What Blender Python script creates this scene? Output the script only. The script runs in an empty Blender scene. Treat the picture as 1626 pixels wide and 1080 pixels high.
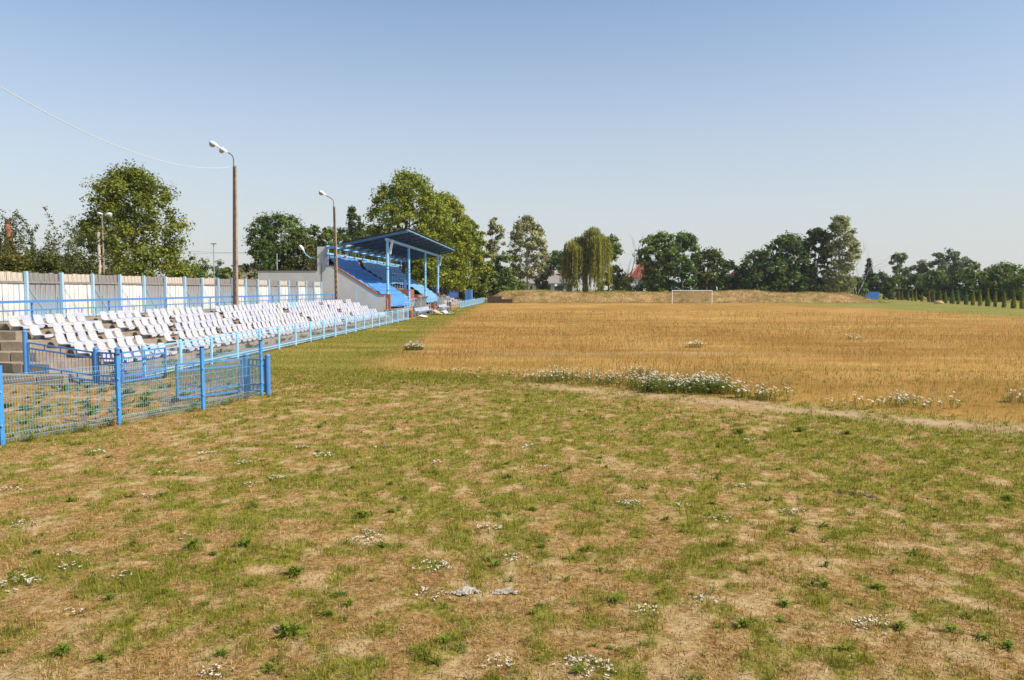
import bpy, math, random
import numpy as np
from mathutils import Vector, Matrix

rng = np.random.default_rng(7)
random.seed(7)
R = math.radians
SC = bpy.context.scene
COL = SC.collection

# ------------------------------------------------------------------ camera, sky, sun, exposure
CAM_H = 2.75
FPX, CX, CY = 1240.0, 813.0, 540.0            # focal length and centre in pixels of the 1626 px wide picture
PITCH, YAW = R(3.714), R(2.396)
cd = bpy.data.cameras.new('camera')
cam = bpy.data.objects.new('camera', cd)
COL.objects.link(cam)
cd.sensor_width = 36.0
cd.lens = FPX / 1626.0 * 36.0
cd.clip_start = 0.1
cd.clip_end = 6000
cam.location = (0, 0, CAM_H)
cam.rotation_euler = (R(90) - PITCH, 0, YAW)
SC.camera = cam

SUN_EL, SUN_AZ = R(46), R(107)                 # azimuth clockwise from +Y (into the picture): from the right, a little behind
world = bpy.data.worlds.new('World')
SC.world = world
world.use_nodes = True
wn = world.node_tree.nodes
wn.clear()
sky = wn.new('ShaderNodeTexSky')
sky.sky_type = 'NISHITA'
sky.sun_disc = False
sky.sun_elevation = SUN_EL
sky.sun_rotation = SUN_AZ
sky.altitude = 200
sky.air_density = 1.0
sky.dust_density = 0.9
sky.ozone_density = 1.4
bg = wn.new('ShaderNodeBackground')
bg.inputs['Strength'].default_value = 0.125
wo = wn.new('ShaderNodeOutputWorld')
# summer haze: the sky pales evenly towards the horizon all the way round
wl = world.node_tree.links
wtc = wn.new('ShaderNodeTexCoord'); wsx = wn.new('ShaderNodeSeparateXYZ'); wl.new(wtc.outputs['Generated'], wsx.inputs[0])
wmr = wn.new('ShaderNodeMapRange'); wmr.interpolation_type = 'SMOOTHERSTEP'
for k_, v_ in ((1, -0.12), (2, 0.48), (3, 0.92), (4, 0.0)): wmr.inputs[k_].default_value = v_
wl.new(wsx.outputs[2], wmr.inputs[0])
wmx = wn.new('ShaderNodeMix'); wmx.data_type = 'RGBA'; wmx.inputs[7].default_value = (3.85, 3.92, 4.0, 1)
wl.new(wmr.outputs[0], wmx.inputs[0]); wl.new(sky.outputs[0], wmx.inputs[6])
wl.new(wmx.outputs[2], bg.inputs[0])
world.node_tree.links.new(bg.outputs[0], wo.inputs[0])

sl = bpy.data.lights.new('sun', 'SUN')
sl.energy = 4.7
sl.angle = R(0.55)
sl.color = (1.0, 0.92, 0.80)
sun = bpy.data.objects.new('sun', sl)
COL.objects.link(sun)
sdir = Vector((math.sin(SUN_AZ) * math.cos(SUN_EL), math.cos(SUN_AZ) * math.cos(SUN_EL), math.sin(SUN_EL)))
sun.rotation_euler = sdir.to_track_quat('Z', 'Y').to_euler()
sun.location = (40, -10, 40)

SC.view_settings.view_transform = 'Standard'
SC.view_settings.look = 'None'
SC.view_settings.exposure = 0.42
SC.view_settings.gamma = 1.0
SC.render.engine = 'CYCLES'
SC.cycles.max_bounces = 6
SC.cycles.transparent_max_bounces = 8

# ------------------------------------------------------------------ helpers
def ray(px, py):
    a, b = (px - CX) / FPX, (CY - py) / FPX
    c, s = math.cos(PITCH), math.sin(PITCH)
    x, y, z = a, c + b * s, -s + b * c
    cy, sy = math.cos(YAW), math.sin(YAW)
    return cy * x - sy * y, sy * x + cy * y, z

def at(px, py, Y):                              # where the line of sight meets the distance Y
    x, y, z = ray(px, py)
    return x / y * Y, Y, CAM_H + z / y * Y

def gnd(px, py, z=0.0):
    x, y, d = ray(px, py)
    t = (z - CAM_H) / d
    return x * t, y * t

def lattice(n, seed):
    return np.random.default_rng(seed).random((n, n))
_lat = {}
def vnoise(x, y, seed=0):
    n = 64
    if seed not in _lat: _lat[seed] = lattice(n, seed + 100)
    L = _lat[seed]
    xi, yi = np.floor(x).astype(int), np.floor(y).astype(int)
    fx, fy = x - xi, y - yi
    fx = fx * fx * (3 - 2 * fx); fy = fy * fy * (3 - 2 * fy)
    a, b = L[xi % n, yi % n], L[(xi + 1) % n, yi % n]
    c, d = L[xi % n, (yi + 1) % n], L[(xi + 1) % n, (yi + 1) % n]
    return (a * (1 - fx) + b * fx) * (1 - fy) + (c * (1 - fx) + d * fx) * fy
def fbm(x, y, seed=0, oct=4):
    s = 0; a = 0.5; t = 0
    for o in range(oct):
        s = s + a * vnoise(x * 2 ** o + 17.3 * o, y * 2 ** o + 9.1 * o, seed + o); t += a; a *= 0.55
    return s / t
def sstep(a, b, x):
    t = np.clip((x - a) / (b - a), 0, 1)
    return t * t * (3 - 2 * t)

def tag(o, label=None, cat=None, group=None, kind=None):
    if label: o['label'] = label
    if cat: o['category'] = cat
    if group: o['group'] = group
    if kind: o['kind'] = kind
    return o

def root_loc(p):
    v = Vector((0, 0, 0))
    while p is not None:
        v += p.location; p = p.parent
    return v

class MB:                                        # collects shapes that become ONE mesh object
    def __init__(s): s.v = []; s.f = []
    def add(s, vs, fs):
        n = len(s.v); s.v += [tuple(map(float, q)) for q in vs]; s.f += [tuple(i + n for i in q) for q in fs]; return s
    def box(s, x0, x1, y0, y1, z0, z1):
        return s.add([(x0,y0,z0),(x1,y0,z0),(x1,y1,z0),(x0,y1,z0),(x0,y0,z1),(x1,y0,z1),(x1,y1,z1),(x0,y1,z1)],
                     [(0,3,2,1),(4,5,6,7),(0,1,5,4),(1,2,6,5),(2,3,7,6),(3,0,4,7)])
    def bar(s, a, b, w, h=None, up=(0, 0, 1)):   # straight bar of rectangular section
        h = h or w
        a, b = Vector(a), Vector(b); d = (b - a).normalized(); up = Vector(up)
        if abs(d.dot(up)) > 0.98: up = Vector((0, 1, 0))
        r = d.cross(up).normalized() * w / 2; u = r.cross(d).normalized() * h / 2
        return s.add([a-r-u, a+r-u, a+r+u, a-r+u, b-r-u, b+r-u, b+r+u, b-r+u],
                     [(0,3,2,1),(4,5,6,7),(0,1,5,4),(1,2,6,5),(2,3,7,6),(3,0,4,7)])
    def tube(s, pts, rad, n=8, cap=True):
        pts = [Vector(p) for p in pts]
        if not hasattr(rad, '__len__'): rad = [rad] * len(pts)
        base = len(s.v); vs = []
        for i, p in enumerate(pts):
            d = (pts[min(i+1, len(pts)-1)] - pts[max(i-1, 0)]).normalized()
            up = Vector((0, 0, 1)) if abs(d.z) < 0.9 else Vector((0, 1, 0))
            r = d.cross(up).normalized(); u = r.cross(d)
            for k in range(n):
                t = 2 * math.pi * k / n
                vs.append(p + (r * math.cos(t) + u * math.sin(t)) * rad[i])
        fs = []
        for i in range(len(pts) - 1):
            for k in range(n):
                fs.append((i*n+k, i*n+(k+1) % n, (i+1)*n+(k+1) % n, (i+1)*n+k))
        if cap:
            fs.append(tuple(range(n))[::-1]); fs.append(tuple((len(pts)-1)*n + k for k in range(n)))
        return s.add(vs, fs)
    def lathe(s, prof, c, n=12):                 # prof: (r, z) pairs round the vertical through c
        vs = []; fs = []
        for r, z in prof:
            for k in range(n):
                t = 2 * math.pi * k / n
                vs.append((c[0] + r * math.cos(t), c[1] + r * math.sin(t), c[2] + z))
        for i in range(len(prof) - 1):
            for k in range(n):
                fs.append((i*n+k, i*n+(k+1) % n, (i+1)*n+(k+1) % n, (i+1)*n+k))
        fs.append(tuple(range(n))[::-1]); fs.append(tuple((len(prof)-1)*n + k for k in range(n)))
        return s.add(vs, fs)
    def prism_y(s, poly, y0, y1):                # polygon in x,z pulled along y
        n = len(poly)
        vs = [(x, y0, z) for x, z in poly] + [(x, y1, z) for x, z in poly]
        fs = [tuple(range(n)), tuple(range(2*n-1, n-1, -1))]
        for k in range(n): fs.append((k, n + k, n + (k+1) % n, (k+1) % n))
        return s.add(vs, fs)
    def grid(s, fn, nu, nv):
        vs = [fn(i / (nu-1), j / (nv-1)) for j in range(nv) for i in range(nu)]
        fs = [(j*nu+i, j*nu+i+1, (j+1)*nu+i+1, (j+1)*nu+i) for j in range(nv-1) for i in range(nu-1)]
        return s.add(vs, fs)
    def mesh(s, name, off=Vector((0, 0, 0))):
        me = bpy.data.meshes.new(name)
        me.from_pydata([(x-off.x, y-off.y, z-off.z) for x, y, z in s.v], [], s.f)
        import bmesh
        bm = bmesh.new(); bm.from_mesh(me); bmesh.ops.recalc_face_normals(bm, faces=bm.faces); bm.to_mesh(me); bm.free()
        return me
    def build(s, name, mat, parent=None, smooth=False, bevel=0):
        me = s.mesh(name, root_loc(parent))
        me.materials.append(mat)
        if smooth: me.shade_smooth()
        o = bpy.data.objects.new(name, me); COL.objects.link(o); o.parent = parent
        if bevel:
            m = o.modifiers.new('bevel', 'BEVEL'); m.width = bevel; m.segments = 2; m.limit_method = 'ANGLE'
        return o

def thing(name, loc, label, cat, group=None):
    o = bpy.data.objects.new(name, None); COL.objects.link(o); o.location = loc; o.empty_display_size = 0.2
    return tag(o, label, cat, group)

def array_mesh(name, V, counts_verts, col=None, attr='col'):
    """V: (N,k,3) faces of k corners each"""
    N, k, _ = V.shape
    me = bpy.data.meshes.new(name)
    me.vertices.add(N * k); me.vertices.foreach_set('co', V.reshape(-1).astype(np.float32))
    me.loops.add(N * k); me.loops.foreach_set('vertex_index', np.arange(N * k, dtype=np.int32))
    me.polygons.add(N); me.polygons.foreach_set('loop_start', np.arange(0, N * k, k, dtype=np.int32))
    if col is not None:
        a = me.color_attributes.new(attr, 'FLOAT_COLOR', 'POINT')
        c = np.ones((N, k, 4), np.float32); c[:, :, :3] = col[:, None, :] if col.ndim == 2 else col
        a.data.foreach_set('color', c.reshape(-1))
    me.update(); me.validate()
    return me

# ------------------------------------------------------------------ materials
def nodes(name):
    m = bpy.data.materials.new(name); m.use_nodes = True
    nt = m.node_tree; b = nt.nodes['Principled BSDF']
    return m, nt, b
def pmat(name, c1, c2=None, scale=4.0, rough=0.7, bump=0.0, bscale=None, stretch=(1, 1, 1), metal=0.0, dirt=None, dirt_scale=1.5, dirt_amt=0.5, spec=0.3, lo=0.35, hi=0.65):
    m, nt, b = nodes(name)
    L = nt.links
    tc = nt.nodes.new('ShaderNodeTexCoord'); mp = nt.nodes.new('ShaderNodeMapping')
    mp.inputs['Scale'].default_value = stretch
    L.new(tc.outputs['Object'], mp.inputs['Vector'])
    n = nt.nodes.new('ShaderNodeTexNoise'); n.inputs['Scale'].default_value = scale; n.inputs['Detail'].default_value = 6; n.inputs['Roughness'].default_value = 0.65
    L.new(mp.outputs[0], n.inputs['Vector'])
    mr = nt.nodes.new('ShaderNodeMapRange'); mr.inputs[1].default_value = lo; mr.inputs[2].default_value = hi
    L.new(n.outputs[0], mr.inputs[0])
    mx = nt.nodes.new('ShaderNodeMix'); mx.data_type = 'RGBA'
    mx.inputs[6].default_value = (*c1, 1); mx.inputs[7].default_value = (*(c2 or c1), 1)
    L.new(mr.outputs[0], mx.inputs[0])
    out = mx.outputs[2]
    if dirt:
        n2 = nt.nodes.new('ShaderNodeTexNoise'); n2.inputs['Scale'].default_value = dirt_scale; n2.inputs['Detail'].default_value = 8; n2.inputs['Roughness'].default_value = 0.7
        L.new(mp.outputs[0], n2.inputs['Vector'])
        r2 = nt.nodes.new('ShaderNodeMapRange'); r2.inputs[1].default_value = 0.5; r2.inputs[2].default_value = 0.72; r2.inputs[4].default_value = dirt_amt
        L.new(n2.outputs[0], r2.inputs[0])
        m2 = nt.nodes.new('ShaderNodeMix'); m2.data_type = 'RGBA'; m2.inputs[7].default_value = (*dirt, 1)
        L.new(r2.outputs[0], m2.inputs[0]); L.new(out, m2.inputs[6]); out = m2.outputs[2]
    L.new(out, b.inputs['Base Color'])
    b.inputs['Roughness'].default_value = rough
    b.inputs['Metallic'].default_value = metal
    b.inputs['Specular IOR Level'].default_value = spec
    if bump:
        bn = nt.nodes.new('ShaderNodeTexNoise'); bn.inputs['Scale'].default_value = bscale or scale * 3; bn.inputs['Detail'].default_value = 5
        L.new(mp.outputs[0], bn.inputs['Vector'])
        bp = nt.nodes.new('ShaderNodeBump'); bp.inputs['Strength'].default_value = bump; bp.inputs['Distance'].default_value = 0.02
        L.new(bn.outputs[0], bp.inputs['Height']); L.new(bp.outputs[0], b.inputs['Normal'])
    return m

def leafmat(name, trans=0.35, tint=(1.0, 1.0, 0.7), rough=0.6, spec=0.2):
    m = bpy.data.materials.new(name); m.use_nodes = True
    nt = m.node_tree; nt.nodes.clear(); L = nt.links
    a = nt.nodes.new('ShaderNodeAttribute'); a.attribute_name = 'col'
    d = nt.nodes.new('ShaderNodeBsdfPrincipled'); d.inputs['Roughness'].default_value = rough; d.inputs['Specular IOR Level'].default_value = spec
    t = nt.nodes.new('ShaderNodeBsdfTranslucent')
    mt = nt.nodes.new('ShaderNodeMix'); mt.data_type = 'RGBA'; mt.blend_type = 'MULTIPLY'; mt.inputs[0].default_value = 1
    mt.inputs[7].default_value = (*tint, 1)
    L.new(a.outputs['Color'], mt.inputs[6]); L.new(mt.outputs[2], t.inputs[0]); L.new(a.outputs['Color'], d.inputs['Base Color'])
    mx = nt.nodes.new('ShaderNodeMixShader'); mx.inputs[0].default_value = trans
    o = nt.nodes.new('ShaderNodeOutputMaterial')
    L.new(d.outputs[0], mx.inputs[1]); L.new(t.outputs[0], mx.inputs[2]); L.new(mx.outputs[0], o.inputs[0])
    return m

M = {}
M['lightblue'] = pmat('light_blue_paint', (.24,.55,.84), (.30,.62,.88), 6, .45, dirt=(.20,.28,.34), dirt_scale=5, dirt_amt=.6)
M['paleblue'] = pmat('chalky_blue_paint', (.34,.53,.70), (.42,.58,.70), 5, .6, dirt=(.22,.30,.36), dirt_scale=5, dirt_amt=.5)
M['midblue'] = pmat('mid_blue_paint', (.065,.20,.48), (.09,.25,.53), 6, .5, dirt=(.10,.14,.22), dirt_scale=6, dirt_amt=.4)
M['brightblue'] = pmat('bright_blue_paint', (.04,.24,.60), (.06,.29,.64), 8, .42, spec=.4, dirt=(.12,.22,.34), dirt_scale=7, dirt_amt=.5)
M['postcap'] = pmat('black_plastic_cap', (.02,.025,.035), rough=.5)
M['wire'] = pmat('pale_blue_wire', (.16,.40,.62), (.25,.48,.62), 3, .45)
M['bars'] = pmat('faded_blue_bars', (.34,.44,.52), (.42,.48,.52), 4, .5)
M['white_seat'] = pmat('white_seat_plastic', (.47,.47,.505), (.42,.425,.48), 3, .42, dirt=(.42,.39,.36), dirt_scale=2.2, dirt_amt=.25, spec=.4)
M['violet_seat'] = pmat('bluish_white_seat_plastic', (.41,.42,.52), (.37,.38,.49), 3, .42, spec=.4)
M['dirty_seat'] = pmat('soiled_white_seat_plastic', (.50,.50,.50), (.45,.44,.44), 3, .5, dirt=(.15,.13,.10), dirt_scale=9, dirt_amt=.85)
M['blue_seat'] = pmat('light_blue_seat_plastic', (.20,.40,.78), (.24,.45,.80), 3, .42)
M['concrete'] = pmat('terrace_concrete', (.36,.29,.205), (.25,.195,.135), 1.6, .9, .5, 14, dirt=(.11,.09,.06), dirt_scale=2.6, dirt_amt=.6)
M['poleconc'] = pmat('pole_concrete', (.36,.28,.20), (.27,.20,.14), 3, .9, .3, 20, dirt=(.12,.09,.07), dirt_scale=3, dirt_amt=.5)
M['render_wall'] = pmat('pale_render', (.56,.57,.57), (.50,.51,.51), .7, .9, .25, 30, dirt=(.36,.36,.35), dirt_scale=.9, dirt_amt=.35)
M['brick'] = pmat('red_brick', (.33,.13,.075), (.25,.09,.055), 5, .85, .4, 18)
M['bitumen'] = pmat('roof_felt', (.09,.09,.095), (.06,.06,.065), 3, .9)
M['whitewood'] = pmat('white_painted_boards', (.67,.655,.62), (.57,.555,.52), 2.2, .85, .3, 12, stretch=(1, 5, .5), dirt=(.30,.22,.15), dirt_scale=2.4, dirt_amt=.7)
M['greywood'] = None
M['roofsheet'] = pmat('dark_roof_sheet', (.035,.040,.055), (.065,.055,.05), 1.2, .75, dirt=(.12,.115,.12), dirt_scale=.8, dirt_amt=.6)
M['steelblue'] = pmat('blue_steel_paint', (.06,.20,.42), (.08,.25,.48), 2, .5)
M['shadedsteel'] = pmat('shaded_blue_steel', (.035,.10,.21), (.05,.13,.25), 2, .6)  # same blue steel paint, with the shade under the roof put into its colour
M['tarp'] = pmat('blue_tarpaulin', (.06,.21,.56), (.085,.26,.60), 1.2, .5, .35, 5, spec=.5)
M['tarp2'] = pmat('faded_blue_tarpaulin', (.12,.29,.54), (.17,.36,.60), 1.0, .55, .35, 5, spec=.4)
M['white'] = pmat('white_paint', (.78,.79,.80), (.70,.71,.72), 4, .5)
M['glass'] = pmat('lamp_bowl', (.30,.30,.30), (.42,.42,.40), 8, .15, spec=.6)
M['darkmetal'] = pmat('dark_galvanised', (.14,.13,.12), (.20,.18,.16), 8, .55, metal=.4)
M['rust'] = pmat('rusty_orange_steel', (.34,.10,.04), (.26,.08,.03), 6, .8)
M['grey_metal'] = pmat('grey_metal', (.42,.43,.43), (.34,.35,.35), 3, .5, metal=.2)
M['darkblue'] = pmat('dark_blue_boards', (.045,.10,.30), (.03,.075,.24), 3, .6)
M['boxblue'] = pmat('blue_cabinet_paint', (.075,.24,.62), (.06,.21,.56), 3, .5)
M['darkwall'] = pmat('dark_timber_wall', (.065,.045,.03), (.11,.075,.05), 3, .9, .4)
M['rubber'] = pmat('black_rubber', (.02,.02,.022), rough=.7)
M['cable'] = pmat('white_cable', (.60,.62,.64), rough=.5)
M['darkcable'] = pmat('dark_cable', (.10,.10,.11), rough=.6)
M['bark'] = pmat('brown_bark', (.11,.08,.055), (.17,.13,.09), 6, .95, .5)
M['birchbark'] = pmat('birch_bark', (.52,.49,.44), (.40,.37,.33), 3, .85, stretch=(1, 1, .4), dirt=(.07,.06,.055), dirt_scale=3, dirt_amt=.8)
M['greybark'] = pmat('pale_dead_bark', (.32,.28,.23), (.24,.20,.16), 5, .9)
M['leaf'] = leafmat('tree_leaves', .32)
M['grass'] = leafmat('grass_blades', .35, (1, .95, .6), .9, .04)
M['dry'] = leafmat('dry_meadow_blades', .5, (1, .97, .8), .95, .03)
M['rag'] = pmat('weathered_rag', (.50,.43,.32), (.32,.29,.24), 22, .9, .5, 60, dirt=(.05,.06,.085), dirt_scale=26, dirt_amt=.95)
M['wallpaint'] = pmat('white_house_wall', (.66,.68,.70), (.58,.60,.63), 1, .85)
M['greyroof'] = pmat('grey_roof_tiles', (.27,.245,.225), (.22,.20,.185), 2, .85)
M['redroof'] = pmat('red_roof_tiles', (.27,.065,.035), (.22,.05,.03), 2, .85)
M['beige'] = pmat('beige_wall', (.46,.38,.28), (.40,.33,.25), 1, .9)
M['dark_glass'] = pmat('window_glass', (.035,.045,.06), rough=.1, spec=.6)
M['frame_paint'] = pmat('window_frame_paint', (.30,.36,.46), rough=.5)
M['stripe'] = pmat('grey_corrugated_sheet', (.10,.095,.085), (.075,.072,.065), 3, .7)
M['stripe_light'] = pmat('pale_rib_paint', (.48,.46,.41), (.40,.385,.35), 3, .6)
M['straw'] = pmat('straw_heap', (.50,.34,.16), (.38,.25,.11), 9, .95, .6)

def greywood():
    m, nt, b = nodes('weathered_blue_boards'); L = nt.links
    tc = nt.nodes.new('ShaderNodeTexCoord'); mp = nt.nodes.new('ShaderNodeMapping'); mp.inputs['Scale'].default_value = (1, 6, .6)
    L.new(tc.outputs['Object'], mp.inputs[0])
    n = nt.nodes.new('ShaderNodeTexNoise'); n.inputs['Scale'].default_value = 2.5; n.inputs['Detail'].default_value = 8; n.inputs['Roughness'].default_value = .7
    L.new(mp.outputs[0], n.inputs[0])
    r1 = nt.nodes.new('ShaderNodeValToRGB'); e = r1.color_ramp.elements
    e[0].position = .32; e[0].color = (.13,.125,.125,1); e[1].position = .7; e[1].color = (.42,.39,.36,1)
    L.new(n.outputs[0], r1.inputs[0])
    sx = nt.nodes.new('ShaderNodeSeparateXYZ'); L.new(tc.outputs['Generated'], sx.inputs[0])
    ad = nt.nodes.new('ShaderNodeMath'); ad.operation = 'MULTIPLY_ADD'; ad.inputs[1].default_value = .9; L.new(n.outputs[0], ad.inputs[0]); L.new(sx.outputs[2], ad.inputs[2])
    r2 = nt.nodes.new('ShaderNodeMapRange'); r2.inputs[1].default_value = .45; r2.inputs[2].default_value = 1.25; r2.inputs[3].default_value = .85; r2.inputs[4].default_value = .05
    L.new(ad.outputs[0], r2.inputs[0])
    mx = nt.nodes.new('ShaderNodeMix'); mx.data_type = 'RGBA'; mx.inputs[7].default_value = (.20,.40,.55,1)
    L.new(r2.outputs[0], mx.inputs[0]); L.new(r1.outputs[0], mx.inputs[6]); L.new(mx.outputs[2], b.inputs['Base Color'])
    b.inputs['Roughness'].default_value = .85
    return m
M['greywood'] = greywood()
M['greytop'] = pmat('weathered_grey_boards', (.30,.275,.25), (.19,.175,.165), 2.6, .9, .3, 12, stretch=(1, 5, .6), dirt=(.09,.08,.07), dirt_scale=2.5, dirt_amt=.5)
M['whitetop'] = pmat('stained_white_boards', (.62,.55,.45), (.46,.39,.31), 2.6, .9, .3, 12, stretch=(1, 5, .6), dirt=(.20,.15,.11), dirt_scale=2.5, dirt_amt=.7)

# ------------------------------------------------------------------ the ground: zones and relief
def zones(x, y):
    """golden meadow, trodden path, bare soil, greenness for ground points"""
    # straight line of the trodden path, running from the right foreground into the picture
    ex, ey = 10.27, -7.18; ln = math.hypot(ex, ey); ex /= ln; ey /= ln
    wob = (fbm(x * .35, y * .35, 3) - .5) * .9
    dpath = (x + 1.17) * ey - (y - 22.25) * ex          # signed: negative = far side of the path
    along = (x + 1.17) * ex + (y - 22.25) * ey
    far = sstep(1.0, -.9, dpath + 1.5 + wob)             # beyond the path
    path = np.exp(-((dpath + .55 + wob * .35) / .62) ** 2) * sstep(-1.5, 3.0, along) * (1 - sstep(60, 80, along)) * (.55 + .45 * sstep(.35, .6, fbm(x * .8, y * .8, 15, 3)))
    lb = np.interp(y, [0, 24, 26, 37, 61, 112, 150, 190], [-6.2, -6.3, -6.4, -6.6, -8.1, -10.3, -11.6, -13])
    nearleft = sstep(21.5, 29, y + (fbm(x * .3, y * .3, 9) - .5) * 5)
    gold = far * sstep(-1.0, 1.8, x - lb + wob * 2) * nearleft
    gold = np.where(x > -1, np.maximum(gold, far * (y > 8)), gold)
    gold *= 1 - sstep(46, 52, x - (y - 82) * -.05 + (fbm(x*.05, y*.05, 4) - .5) * 8)
    gold *= 1 - sstep(153, 157, y)
    track = np.exp(-((y - 33.6 + (fbm(x * .2, y * .2, 5) - .5) * 1.2) / .42) ** 2) * sstep(-6.5, -5, x) * (1 - sstep(8, 14, x))
    n1 = fbm(x * 4.6, y * 3.8, 11, 4); n2 = fbm(x * .28, y * .28, 21, 4); n3 = fbm(x * 6.2, y * 5.2, 31, 3)
    bare = sstep(.50, .62, .55 * n3 + .45 * fbm(x * 1.9 + 40, y * 1.7, 41, 4))
    bias = .045 * sstep(9, 17, y) - .05 * sstep(10, 6, y) + .10 * sstep(0, 14, x - 1 + y * 0) - .10 * sstep(-5, -9, x) * sstep(12, 18, y)
    green = sstep(.42, .60, .70 * n1 + .30 * n2 + bias)
    return gold, np.clip(path + track * .8, 0, 1), bare, green

def bands(x, y):                                 # drifts of darker and paler grass across the pitch
    return np.clip(.5 + 1.5 * (.55 * fbm(x * .05, y * .17, 55, 4) + .45 * fbm(x * .25, y * .55, 58, 4) - .5), 0, 1)

def relief(x, y):
    near = np.exp(-(np.maximum(y - 4, 0) / 30))
    h = (fbm(x * .5, y * .5, 61, 5) - .5) * .10 + (fbm(x * 2.3, y * 2.3, 71, 3) - .5) * .06 + (fbm(x * 5.5, y * 5.5, 75, 2) - .5) * .03
    return h * (.25 + .75 * near) * (1 - sstep(300, 600, y)) * (1 - sstep(200, 400, np.abs(x)))

def graded(lo, a, b, hi, step, n_out):
    inner = np.arange(a, b, step)
    g = lambda s, e: s + (e - s) * (np.linspace(0, 1, n_out + 1)[1:] ** 3.2)
    left = g(a, lo)[::-1]; right = g(b, hi)
    return np.unique(np.concatenate([left, inner, [b], right]))
gx = graded(-2500, -13, 19, 2500, .09, 70)
gy = graded(-300, 3.2, 30, 4000, .09, 110)
GX, GY = np.meshgrid(gx, gy)
GZ = relief(GX, GY)
GZ = np.where(GX < -12.4, GZ * .3, GZ)
nx, ny = len(gx), len(gy)
me = bpy.data.meshes.new('ground')
me.vertices.add(nx * ny)
me.vertices.foreach_set('co', np.stack([GX, GY, GZ], -1).reshape(-1).astype(np.float32))
ii, jj = np.meshgrid(np.arange(nx - 1), np.arange(ny - 1))
q = np.stack([jj*nx+ii, jj*nx+ii+1, (jj+1)*nx+ii+1, (jj+1)*nx+ii], -1).reshape(-1, 4).astype(np.int32)
me.loops.add(q.size); me.loops.foreach_set('vertex_index', q.reshape(-1))
me.polygons.add(len(q)); me.polygons.foreach_set('loop_start', np.arange(0, q.size, 4, dtype=np.int32))
me.update()
gold, pathm, bare, green = zones(GX, GY)
farright = sstep(44, 52, GX) * sstep(60, 80, GY) + sstep(30, 40, GX) * sstep(151, 156, GY)
za = me.color_attributes.new('zone', 'FLOAT_COLOR', 'POINT')
zc = np.stack([gold, pathm, bare, np.clip(green, 0, 1)], -1).astype(np.float32)
za.data.foreach_set('color', zc.reshape(-1))
zb = me.color_attributes.new('zone_b', 'FLOAT_COLOR', 'POINT')
leftstrip = (1 - gold) * sstep(20, 26, GY) * (1 - sstep(5, 8, GX)) * sstep(-13.5, -12, GX)
zc = np.stack([np.clip(farright, 0, 1), leftstrip, bands(GX, GY), np.ones_like(gold)], -1).astype(np.float32)
zb.data.foreach_set('color', zc.reshape(-1))
me.shade_smooth()

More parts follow.
